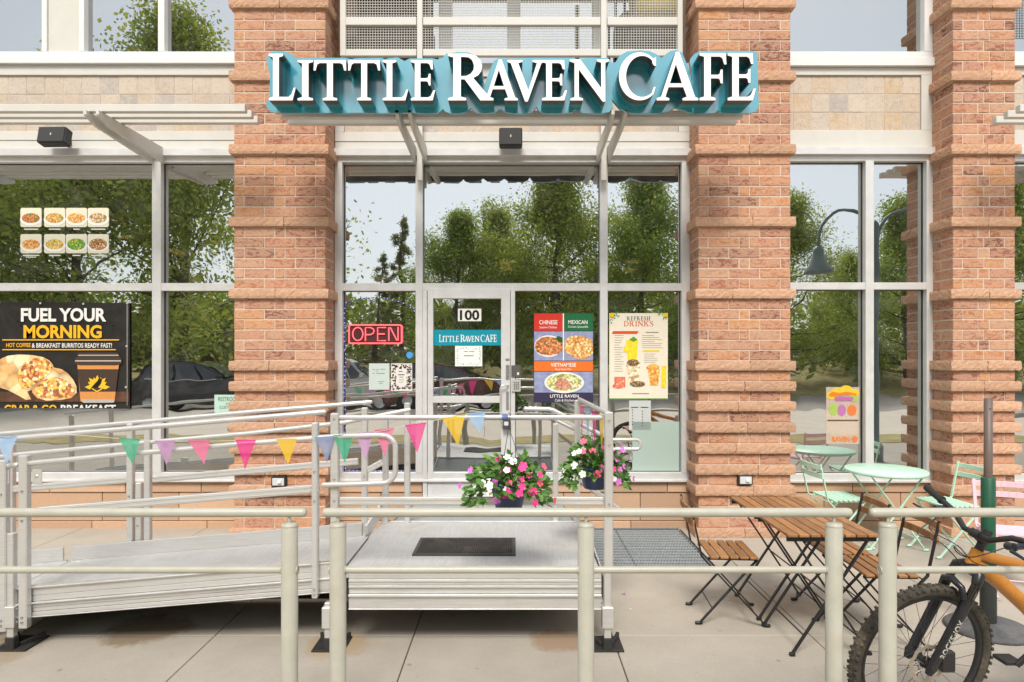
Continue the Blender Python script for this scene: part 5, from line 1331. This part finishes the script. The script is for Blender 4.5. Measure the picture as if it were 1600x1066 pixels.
m = MB(); rpx(m, 1004, 1030, 547, 550, PX, .0012); add(o, c, m, 'yellow_heading', flat('E8D24A'))
GRN = flat('5C9A34')
m = MB()
for q in range(26):
    sx_, sy_ = (953, 491) if q % 2 else (1043, 491); u = R.uniform(0, 14); v = R.uniform(0, 14-u*.8)*(1.3 if q % 2 else .9); x = sx_+(u if q % 2 else -u); y_ = sy_+v-2
    a = R.uniform(0, 6.28); L = R.uniform(3, 5); ppx(m, [(x, y_), (x+L*.5*math.cos(a)-L*.2*math.sin(a), y_+L*.5*math.sin(a)+L*.2*math.cos(a)), (x+L*math.cos(a), y_+L*math.sin(a)), (x+L*.5*math.cos(a)+L*.2*math.sin(a), y_+L*.5*math.sin(a)-L*.2*math.cos(a))], PX, .0015+.0003*q)
lines(m, [(952, 1043, 622.5, 1.2)], PX, .0013)
ppx(m, [(983, 531), (990, 526), (996, 531), (990, 534)], PX, .006); add(o, c, m, 'leaf_print', GRN)
for e_ in (956, 1040): add(o, c, epx(MB(), e_, 492.5, 3.4, 3.4, PX, .0105), 'lemon_picture', flat('F2C41E'))
m = MB(); ppx(m, [(978, 531), (997, 531), (995, 563), (981, 563)], PX, .003); epx(m, 978, 546, 4, 5, PX, .0035); LEM = simple('lemonade_print', srgb('F4CE2E'), .4, 0, .25, 30); add(o, c, m, 'lemonade_picture', LEM); add(o, c, ppx(MB(), [(1034, 572), (1041, 572), (1041, 606), (1033, 606)], PX, .003), 'bottle_picture', LEM)
m = MB(); ppx(m, [(978, 568), (1000, 566), (998, 598), (983, 598)], PX, .004); add(o, c, m, 'boba_picture', food_mat('boba_print', ['EFE0C0', 'D9BF96', 'F4EAD2', 'B8946A'], 40))
PRL = food_mat('pearls_print', ['3B2318', '6A4228', 'A8855A', '1F120C'], 70)
for e_ in ((989, 567, 9.5, 5.5), (996, 600, 12, 4.5)): add(o, c, epx(MB(), *e_, PX, .005), 'pearls_picture', PRL)
m = MB(); ppx(m, [(1012, 578), (1031, 576), (1028, 602), (1016, 602)], PX, .004); epx(m, 1020, 574, 10, 5, PX, .0045); add(o, c, m, 'orange_drink_picture', food_mat('orange_drink_print', ['F09A2C', 'F6BC4A', 'E0782A', 'F8D67A'], 40))
m = MB(); rpx(m, 960, 977, 589, 605, PX, .004); epx(m, 966, 603, 9, 4, PX, .0045); add(o, c, m, 'strawberry_picture', food_mat('strawberry_print', ['E8604A', 'F08870', 'D8402E', 'F4B09A'], 50))

# faint notices behind the glass
def film(name, col, clear):            # thin printed window film, partly see-through
    t = NT(name); d = t.n('ShaderNodeBsdfPrincipled'); d.inputs['Base Color'].default_value = (*col, 1); d.inputs['Roughness'].default_value = .4; d.inputs['Alpha'].default_value = 1-clear
    t.l(d.outputs[0], t.out.inputs[0]); return t.m
YI = PY
o, c = sheet_thing('window_notice', 'pale paper price list on the glass under the drinks poster', 'notice', 983, 1017, 626, 672, PY, film('ghost_paper', (.72, .75, .73), .45))
m = MB(); lines(m, [(986, 997, 636, 1.2), (1001, 1013, 636, 1.2)]+[(987.5, 989, 640+q*4.5, 1.6) for q in range(6)]+[(1003, 1004.5, 642+q*4.5, 1.6) for q in range(6)], YI, .002); add(o, c, m, 'writing', flat('2C3436'))
o, c = sheet_thing('window_film', 'pale mint film covering the lower pane below the drinks poster', 'window film', 988, 1062, 659, 737, PY, film('mint_board', (.50, .62, .56), .38), .001)
o, c = sheet_thing('smoothie_poster', 'bright yellow and pink smoothie poster on the right window', 'poster', 1291, 1343, 605, 694, PY, film('faded_poster', srgb('E9D3C0'), .68))
m = MB()
for a, b in ((1308, 612), (1322, 608), (1334, 614), (1300, 618)): epx(m, a, b, 9, 6, YI, .002+.0003*(a % 5), 14)
add(o, c, m, 'yellow_burst', film('film_F2D024', srgb('F2D024'), .35))
m = MB(); epx(m, 1302, 640, 7, 9, YI, .004, 14); epx(m, 1340-6, 622, 6, 6, YI, .0055, 14); add(o, c, m, 'lime_drink', film('film_A8D048', srgb('A8D048'), .35))
m = MB(); epx(m, 1315, 641, 7, 9, YI, .0045, 14); rpx(m, 1304, 1333, 620, 626, YI, .006, .001, .01); add(o, c, m, 'purple_drink', film('film_C56FB4', srgb('C56FB4'), .35))
m = MB(); epx(m, 1331, 641, 7.5, 9, YI, .004, 14); ppx(m, [(1294, 617), (1300, 612), (1312, 614), (1324, 612), (1338, 615), (1338, 618), (1324, 617), (1310, 619), (1298, 620)], YI, .006); tpx(m, 'RAVEN', 1300, 1328, 682, 690, YI, .004, .05); epx(m, 1335, 686, 5, 5, YI, .004, 12); add(o, c, m, 'orange_lettering', film('film_EE7A22', srgb('EE7A22'), .35))
m = MB(); rpx(m, 1293, 1341, 656, 658, YI, .003); add(o, c, m, 'dark_line', film('film_6A4A2A', srgb('6A4A2A'), .35))

# small wall hardware
c = P(805, 590, 6.94); o = thing('entry_keypad', 'grey entry keypad with a reader box above it on the right door frame', 'keypad', c)
m = MB(); rpx(m, 799.5, 813.5, 593, 612, 6.94, 0, .03, .004); add(o, c, m, 'keypad_body', flat('B9B7B2'))
m = MB()
for i in range(3):
    for j in range(4): rpx(m, 803+i*3, 805+i*3, 597+j*3.2, 599.2+j*3.2, 6.94, .002, .002)
add(o, c, m, 'keys', flat('6E6C6A'))
m = MB(); rpx(m, 799, 813, 571, 589, 6.94, 0, .03, .004); add(o, c, m, 'reader_box', flat('5B5A57'))
m = MB(); rpx(m, 808, 811, 582, 586, 6.94, .002, .002); add(o, c, m, 'reader_light', flat('E8E8E4'))
c = P(792, 663, 6.95); o, c = sheet_thing('access_sticker', 'small white lock box hanging on the door frame below the rail', 'lock box', 785.5, 797.5, 656.5, 671.5, 6.90, '4A4B4C', .03, r=.01)
m = MB(); rpx(m, 787.5, 795.5, 659, 665, 6.90, .001, .001, .01); add(o, c, m, 'dial', flat('DDDAD4'))
for px, py, lab in ((435, 753, 'white weatherproof socket box low on the left wide brick pier'), (1165, 750.5, 'white weatherproof socket box with a black rim low on the right wide brick pier')):
    Yp = 6.60; c = P(px, py, Yp); o = thing('socket_box', lab, 'socket', c, 0, 'socket boxes on the brick piers')
    m = MB(); m.box(-.072, .072, -.002, .08, -.048, .048, .006); m.build('rim', BLACK, o)
    m = MB(); m.box(-.058, .058, -.012, -.002, -.036, .036, .004); m.build('cover', flat('D5D8DA'), o)
    m = MB(); m.box(-.002, .034, -.03, -.012, -.016, .02, .006); m.build('flap', flat('F0F0EE'), o)
# pendant lamps inside the cafe
LAMP = emit('lamp_warm', (1, .62, .2), 2.6)
lo = None
for i, (px, py) in enumerate(((195, 370), (268, 391), (281, 397), (352, 417), (594, 436), (672, 437), (790, 409), (791, 419), (988, 409), (982, 423))):
    c = P(px, py, 10.2)
    if lo is None:
        lo = thing('pendant_lamp', 'x', 'lamp', c, 0, 'warm pendant lamps seen through the cafe glass')
        m = MB(); m.lathe([(0, -.028), (.10, -.02), (.115, 0), (.09, .02), (0, .03)], seg=18); m.build('shade', LAMP, lo)
        m = MB(); m.tube([(0, 0, .03), (0, 0, .5)], .004, 5); m.build('cord', BLACK, lo); q = lo
    else: q = copy_tree(lo); q.location = c
    q['label'] = ['small warm lamp in the upper left window, beside the dish pictures', 'left of two close warm lamps in the pane next to the left brick pier', 'right of two close warm lamps in the pane next to the left brick pier', 'single warm lamp touching the left brick pier, low in the tall upper pane', 'warm lamp low in the upper pane above the neon sign', 'warm lamp just right of the steel post above the door', 'upper of two close warm lamps over the entrance', 'lower of two close warm lamps over the entrance', 'upper of two warm lamps in the pane above the drinks poster', 'lower of two warm lamps in the pane above the drinks poster'][i]
# petals and litter on the pavement
PT = flat('D85CC0')
for px, py, k, lab in ((975, 929, PT, 'magenta flower fallen on the pavement right of the platform'), (985, 954, flat('EFEDE8'), 'white petal fallen on the pavement right of the platform')):
    Yp = H*F/(py-CY); c = P(px, py, Yp)
    m = MB()
    for q in range(5):
        a = q*1.257; m.add([(0, 0, .004), (.010*math.cos(a-.5), .010*math.sin(a-.5), .006), (.019*math.cos(a), .019*math.sin(a), .009), (.010*math.cos(a+.5), .010*math.sin(a+.5), .006)], [[0, 1, 2, 3]])
    o = tag(m.build('fallen_flower', k), lab, 'flower'); o.location = (c.x, c.y, .002); o.scale = (1.0, 1.0, 1) if k == PT else (.6, .6, 1)
# ================================================================== ground
m = MB(); m.add([(-400, -400, -.16), (400, -400, -.16), (400, 400, -.16), (-400, 400, -.16)], [[0, 1, 2, 3]])
struct(m.build('ground', EARTH))
m = MB(); X = -.649-1.284*12; JXs = []
while X < 16: JXs.append(X); X += 1.284
SUNTINT = simple('sunlit_tint_concrete', (.56, .49, .41), .9, 0, .08, 1.2, .2, 80)  # paler concrete: full sun put into the colour of the far paving
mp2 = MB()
JYs = [-7.4, -6.1, -4.8, -3.5, -2.2, -.9, .48, 1.76, 3.05, 4.33, 5.66, 7.0]
for a, b in zip(JXs[:-1], JXs[1:]):
    for c_, d in zip(JYs[:-1], JYs[1:]):
        if c_ < -.95 and False: continue
        y1 = d
        cells = [(a, b)]
        if d > 5.7 and d > 5.67:
            # leave the pit open under the grating
            cells = []
            if a < GX0-.03: cells.append((a, min(b, GX0-.03)))
            if b > GX1+.03: cells.append((max(a, GX1+.03), b))
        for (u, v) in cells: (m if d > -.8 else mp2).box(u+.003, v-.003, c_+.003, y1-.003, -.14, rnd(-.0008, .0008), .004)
struct(m.build('pavement', CONC)); struct(mp2.build('sunlit_tint_pavement', SUNTINT))
m = MB(); m.box(-18, 18, -7.7, -7.41, -.3, -.005, .02); struct(m.build('kerb', simple('kerb_concrete', (.5, .46, .4), .9, 0, .1, 3, .3, 60)))
m = MB(); m.box(GX0-.02, GX1+.02, 5.665, 6.98, -.155, -.13, .001); struct(m.build('pit_floor', PIT))
m = MB(); m.box(-18, 18, -.88, .46, -.1, .012, .01); struct(m.build('verge', DRYG))
m = MB(); m.add([(-200, -17.5, -.152), (200, -17.5, -.152), (200, -7.7, -.152), (-200, -7.7, -.152)], [[0, 1, 2, 3]]); struct(m.build('road', ASPH))
m = MB(); nx, ny = 60, 14; vs = []; fs = []
for j in range(ny+1):
    for i in range(nx+1):
        y_ = -17.6-j*1.8; vs.append((-75+150*i/nx, y_, -.15+(min(1, j/6))**1.3*1.3+rnd(-.06, .06)*(j > 0)))
for j in range(ny):
    for i in range(nx): a = j*(nx+1)+i; fs.append([a, a+nx+1, a+nx+2, a+1])
m.add(vs, fs, True); struct(m.build('terrain', DRYG))
BZ = 1.0
# ================================================================== trees across the road (seen mirrored in the glass)
BARK = simple('bark', (.13, .10, .075), .95, 0, .3, 8, .6, 30)
TL = [leaf_mat('leaf_a', [(0, (.18, .27, .04)), (.35, (.30, .42, .07)), (.7, (.46, .54, .11)), (1, (.66, .57, .18))], .6),
      leaf_mat('leaf_b', [(0, (.17, .28, .055)), (.5, (.28, .42, .08)), (.85, (.42, .52, .11)), (1, (.66, .53, .2))], .6),
      leaf_mat('leaf_c', [(0, (.16, .20, .10)), (.6, (.26, .29, .14)), (1, (.42, .38, .2))], .5)]
def make_tree(name, label, h_, cr, seed, lm, nleaf, lsize, conifer=False, z0=.22):
    R = random.Random(seed); o = thing(name, label, 'tree', (0, 0, 0), 0, 'trees across the road')
    m = MB(); tips = []
    lean_ = Vector((R.uniform(-.3, .3), R.uniform(-.3, .3), 0))
    trunk = [Vector((0, 0, -.3)), Vector((0, 0, h_*.15)), lean_*.4+Vector((0, 0, h_*.4)), lean_+Vector((0, 0, h_*.7)), lean_*1.2+Vector((0, 0, h_*.97))]
    r0 = h_*.017
    m.tube(trunk, [r0*1.5, r0, r0*.75, r0*.42, r0*.12], 9)
    def tp(t):
        t *= 4; i = min(3, int(t)); return trunk[i].lerp(trunk[i+1], t-i)
    nb = 60 if conifer else 42
    for i in range(nb):
        t = z0+(1-z0)*(i+R.random())/nb; p = tp(t*.97); a = R.uniform(0, 6.283)
        if conifer: L = cr*(1-((t-z0)/(1-z0)))*R.uniform(.6, 1.15)+.15; el = R.uniform(-.25, .05)
        else:
            s = (t-z0)/(1-z0); L = cr*(math.sin(min(1, s*1.05+.18)*math.pi)**.7)*R.uniform(.6, 1.15)+.35; el = R.uniform(.15, .8)*(.5+s)
        d = Vector((math.cos(a)*math.cos(el), math.sin(a)*math.cos(el), math.sin(el)))
        q = p+d*L*.55+Vector((0, 0, -.04*L)); e = p+d*L+Vector((0, 0, (-.12 if conifer else .08)*L))
        rr = r0*.35*(1-t*.7)
        m.tube([p, q, e], [rr, rr*.6, rr*.2], 5)
        ns = 3 if conifer else 6
        for k in range(ns):
            f = R.uniform(.3, 1.0); b = p.lerp(q, f*2) if f < .5 else q.lerp(e, f*2-1)
            d2 = (d+Vector((R.uniform(-.9, .9), R.uniform(-.9, .9), R.uniform(-.4, .7)))).normalized()
            te = b+d2*L*R.uniform(.15, .38); m.tube([b, te], [rr*.3, rr*.1], 4); tips.append((te, b)); 
        tips.append((e, q))
    m.build('trunk', BARK, o)
    m = MB(); per = nleaf//len(tips)
    for te, b in tips:
        if R.random() < .10: continue
        sp = (.07 if conifer else .24)*cr/2.4+.04
        for k in range(int(per*R.uniform(.5, 1.5))):
            f = R.random()**.6; c_ = b.lerp(te, f)+Vector((R.gauss(0, sp), R.gauss(0, sp), R.gauss(0, sp*.75)))
            n = Vector((R.uniform(-1, 1), R.uniform(-1, 1), R.uniform(-.2, 1.3))).normalized(); u = n.cross(Vector((R.uniform(-1, 1), R.uniform(-1, 1), R.uniform(-1, 1)))).normalized(); w = n.cross(u)
            L = lsize*R.uniform(.6, 1.25); wd = L*(.16 if conifer else .36)
            m.add([c_-u*L*.5, c_+w*wd, c_+u*L*.5, c_-w*wd], [[0, 1, 2, 3]])
    m.build('crown', lm, o)
    return o
kinds = {'A': make_tree('shade_tree', 'x', 11, 4.6, 11, TL[0], 64000, .13, False, .10), 'B': make_tree('shade_tree', 'x', 11, 4.0, 23, TL[1], 54000, .135, False, .08),
         'C': make_tree('pine_tree', 'x', 9, 2.3, 31, TL[2], 14000, .16, True, .1), 'D': make_tree('shade_tree', 'x', 11, 4.8, 47, TL[0], 70000, .13, False, .06)}
used = set()
def place(kind, px, Y, hgt, label, rz, base=None):
    src = kinds[kind]; o = src if kind not in used else copy_tree(src); used.add(kind)
    k = hgt/(9 if kind == 'C' else 11); x = RX(px, Y)
    o.location = (x, Y, (BZ if Y < -25 else max(-.12, min(1.1, (-17.6-Y)*.16))) if base is None else base); o.scale = (k, k, k); o.rotation_euler.z = rz
    o['label'] = label; return o
T_ = [('D', 120, -12.5*1.0-5.4, 15.5, 'tall broad tree mirrored in the far left window pane', .3), ('A', 285, -18.2, 18.5, 'tallest tree, mirrored left of the left brick pier and in the window above', 1.9),
      ('D', -90, -18.5, 14, 'broad tree mirrored at the left edge of the left window', 2.4), ('B', -300, -19, 13, 'tree beyond the left edge of the view, left of all the others', .9),
      ('C', 632, -24, 9.2, 'sparse pine with a thin top mirrored beside the steel post above the neon sign', .2), ('C', 585, -23, 7.0, 'short pine mirrored in the pane above the neon sign, near its left frame', 2.2),
      ('B', 715, -21.5, 8.8, 'dark rounded tree mirrored just right of the left steel post over the door', .4), ('A', 870, -20.5, 11.4, 'broad tree mirrored in the middle of the pane above the entrance', 3.4),
      ('D', 780, -24, 9.2, 'pale tree mirrored behind the two others above the entrance', 4.4), ('B', 1000, -19.5, 11.0, 'tree mirrored in the pane above the drinks poster', 5.2), ('A', 1120, -22, 9.0, 'tree mirrored behind the right wide brick pier', .8),
      ('D', 1230, -21, 9.6, 'tree mirrored left in the right window, behind the lamp', 1.2), ('B', 1420, -20.5, 9.6, 'tree mirrored right in the right window, beside the narrow pier', 2.8), ('A', 1325, -26, 7.0, 'low tree mirrored in the middle of the right window', 5.0), ('D', 1580, -20, 10.5, 'tree mirrored in the far right edge window', .1)]
for t_ in T_: place(*t_)
# far wood closing the view behind them
m = MB(); R = random.Random(99)
for i in range(30000):
    x = R.uniform(-48, 48); y_ = -32+R.uniform(-2.5, 2.5); top_ = 5.6+1.0*math.sin(x*.31)+.8*math.sin(x*.83+1); z = .6+R.random()**.9*top_
    n = Vector((R.uniform(-1, 1), R.uniform(0, 1), R.uniform(-.2, 1))).normalized(); u = n.cross(Vector((R.uniform(-1, 1), R.uniform(-1, 1), R.uniform(-1, 1)))).normalized(); w = n.cross(u); L = R.uniform(.14, .34)
    m.add([Vector((x, y_, z))-u*L, Vector((x, y_, z))+w*L*.6, Vector((x, y_, z))+u*L, Vector((x, y_, z))-w*L*.6], [[0, 1, 2, 3]])
o = m.build('far_wood', TL[1]); tag(o, 'low green wood on the skyline across the road, mirrored in the glass', 'wood', None, 'stuff')
m = MB()
for i in range(2600):
    x = R.uniform(-40, 40); y_ = R.uniform(-27, -19); z = max(-.1, min(1.1, (-17.6-y_)*.16)); 
    if math.sin(x*.9)+math.sin(x*.37+2) < .1: continue
    n = Vector((R.uniform(-1, 1), R.uniform(0, 1), R.uniform(-.2, 1))).normalized(); u = n.cross(Vector((R.uniform(-1, 1), R.uniform(-1, 1), R.uniform(-1, 1)))).normalized(); w = n.cross(u); L = R.uniform(.12, .3)
    c_ = Vector((x, y_, z+R.uniform(.05, 1.1))); m.add([c_-u*L, c_+w*L*.6, c_+u*L, c_-w*L*.6], [[0, 1, 2, 3]])
tag(m.build('shrubs', TL[1]), 'low shrubs under the trees across the road, mirrored in the glass', 'shrubs', None, 'stuff')

# ================================================================== parked cars (mirrored)
CG = simple('car_glass', (.02, .025, .03), .06, 0, .1, 3, spec=.8); TYR = RUBBER; RIM = simple('alloy', (.55, .55, .56), .3, .7)
def car(label, paint, loc, flip=1):
    o = thing('parked_car', label, 'car', loc, 0, 'cars parked along the road')
    prof = [(-2.3, .32), (-2.38, .55), (-2.33, .85), (-2.2, 1.0), (-1.95, 1.08), (-1.75, 1.5), (-1.55, 1.62), (-.9, 1.69), (.0, 1.67), (.35, 1.58), (1.05, 1.10), (1.9, .98), (2.25, .85), (2.36, .60), (2.3, .32)]
    secs = [(-.92, .10), (-.90, .0), (.90, .0), (.92, .10)]
    def ring(y, ins):
        out = []
        for x, z in prof:
            t = max(0, (z-1.02)/.65); yy = y*(1-.20*t) if abs(y) > .5 else y
            out.append((x*flip, yy*1.0, z-(ins if z < .4 else 0)))
        return out
    m = MB(); n = len(prof); vs = []
    ys_ = (-.84, -.92, -.93, .93, .92, .84); sc = (.965, .99, 1, 1, .99, .965)
    for y, s in zip(ys_, sc):
        for x, z in prof:
            t = max(0, (z-1.02)/.65); vs.append((x*flip*s, y*(1-.20*t), .32+(z-.32)*(s*.3+.7)))
    fs = []
    for k in range(5):
        for i in range(n): fs.append([k*n+i, k*n+(i+1) % n, (k+1)*n+(i+1) % n, (k+1)*n+i])
    fs += [list(range(n)), list(range(5*n, 6*n))[::-1]]
    m.add(vs, fs); m.box(-2.2, 2.2, -.8, .8, .22, .34); m.build('body', paint, o)
    for s in (-1, 1):
        for a, b in (((-1.62, 1.10), (-.62, 1.10, -.66, 1.58, -1.45, 1.52)), ((-.55, 1.10), (.30, 1.10, -.02, 1.58, -.58, 1.59)), ((.36, 1.10), (.90, 1.10, .28, 1.52, .10, 1.56))):
            pts = [a, (b[0], b[1]), (b[2], b[3]), (b[4], b[5])]
            m = MB(); vs = []
            for x, z in pts: vs.append((x*flip, s*(.93*(1-.20*(z-1.02)/.65)+.006), z))
            m.add(vs, [[0, 1, 2, 3]]); m.build('window', CG, o)
        m = MB(); m.box(min(-1.66*flip, .95*flip), max(-1.66*flip, .95*flip), s*.915-.012, s*.915+.012, 1.065, 1.09, .004); m.build('trim', MILL, o)
        m = MB(); m.box(min(.75*flip, .95*flip), max(.75*flip, .95*flip), s*.93, s*1.08, 1.08, 1.22, .03); m.build('mirror', paint, o)
        m = MB(); m.box(min(2.05*flip, 2.30*flip), max(2.05*flip, 2.30*flip), s*.62, s*.90, .74, .88, .02); m.build('headlight', flat('D8DCE0', .2), o)
    m = MB(); vs = [(.40*flip, -.74, 1.575), (.40*flip, .74, 1.575), (1.06*flip, .84, 1.12), (1.06*flip, -.84, 1.12)]; m.add([(x+.012*flip, y, z+.012) for x, y, z in vs], [[0, 1, 2, 3]]); m.build('windscreen', CG, o)
    for x in (-1.42, 1.42):
        for s in (-1, 1):
            M_ = Matrix.Translation((x*flip, s*.86, .34)) @ Matrix.Rotation(math.pi/2, 4, 'X')
            m = MB(); m.lathe([(.20, -.10), (.33, -.11), (.35, -.06), (.35, .06), (.33, .11), (.20, .10)], seg=28, M=M_); w_ = m.build('wheel', TYR, o)
            m = MB()
            m.lathe([(.0, s*-.09), (.06, s*-.095), (.21, s*-.085), (.225, s*-.10)], seg=20, M=M_); m.build('rim', RIM, w_)
    return o
car('black parked SUV mirrored in the lower pane beside the left brick pier', simple('black_paint', (.012, .012, .016), .12, 0, .1, 4, spec=.7), (RX(318, -9.6), -9.6, -.15), 1)
car('maroon parked SUV mirrored in the glass of the door', simple('maroon_paint', (.09, .016, .022), .14, 0, .1, 4, spec=.7), (RX(706, -9.6), -9.6, -.15), 1)
car('silver parked SUV mirrored in the pane under the neon sign', simple('silver_paint', (.55, .55, .55), .2, .3, .05, 4, spec=.7), (RX(538, -10.4), -10.4, -.15), 1)

# lamp post right of the view, mirrored in the right window
LP = simple('lamp_green', (.10, .15, .15), .45, 0, .1, 6)
LO = Vector((6.15, 2.7, 0)); o = thing('street_lamp', 'green gooseneck street lamp with bell shades, mirrored in the right window', 'street lamp', LO)
m = MB(); m.lathe([(.14, 0), (.14, .25), (.07, .35), (.055, 3.4), (.045, 4.05), (0, 4.1)], seg=20); m.build('pole', LP, o)
for s in (-1, 1):
    m = MB(); m.tube([(0, 0, 3.65)]+[(s*(.50-.48*math.cos(t)), 0, 3.75+.52*math.sin(t)) for t in [q*math.pi/12 for q in range(13)]]+[(s*.98, 0, 3.60)], .028, 10); m.build('arm', LP, o)
    m = MB(); m.lathe([(.0, .30), (.05, .29), (.085, .22), (.09, .12), (.105, .10), (.14, -.02), (.23, -.14), (.235, -.17), (.20, -.16), (.1, 0), (0, .03)], (s*.98, 0, 3.36), 28); m.build('lamp_shade', LP, o)

# ================================================================== light, sky, camera
EL = math.radians(50)
w = bpy.data.worlds.new('World'); S.world = w; w.use_nodes = True
nt = w.node_tree; nt.nodes.clear()
out = nt.nodes.new('ShaderNodeOutputWorld'); bg = nt.nodes.new('ShaderNodeBackground'); sky = nt.nodes.new('ShaderNodeTexSky')
sky.sky_type = 'NISHITA'; sky.sun_disc = False; sky.sun_elevation = EL; sky.sun_rotation = math.pi
sky.air_density = 1.2; sky.dust_density = 7.0; sky.ozone_density = 1.0; sky.altitude = 1600
hs = nt.nodes.new('ShaderNodeHueSaturation'); hs.inputs['Saturation'].default_value = .55      # smoky summer haze
nt.links.new(sky.outputs[0], hs.inputs['Color']); mx = nt.nodes.new('ShaderNodeMix'); mx.data_type = 'RGBA'; mx.inputs[0].default_value = .58; mx.inputs[7].default_value = (4.7, 4.8, 5.0, 1)
nt.links.new(hs.outputs[0], mx.inputs[6]); nt.links.new(mx.outputs[2], bg.inputs[0]); bg.inputs[1].default_value = .118
nt.links.new(bg.outputs[0], out.inputs[0])
sl = bpy.data.lights.new('sun', 'SUN'); sl.energy = 2.2; sl.angle = math.radians(20); sl.color = (1, .945, .86)
so = bpy.data.objects.new('sun', sl); COL.objects.link(so); so.rotation_euler = (math.pi/2-EL, 0, math.radians(-3)); so.location = (0, -10, 20)
cam = bpy.data.cameras.new('camera'); co = bpy.data.objects.new('camera', cam); COL.objects.link(co)
cam.sensor_width = 36; cam.lens = 36*F/1600; cam.shift_x = -3/1600; cam.shift_y = 20/1600; cam.clip_start = .05; cam.clip_end = 2000
co.location = (0, 0, H); co.rotation_euler = (math.pi/2, 0, 0); S.camera = co
vs_ = S.view_settings; S.display_settings.display_device = 'sRGB'; vs_.view_transform = 'Standard'; vs_.look = 'None'; vs_.gamma = 1; vs_.exposure = .86
S.cycles.max_bounces = 10; S.cycles.transparent_max_bounces = 12; S.cycles.glossy_bounces = 4
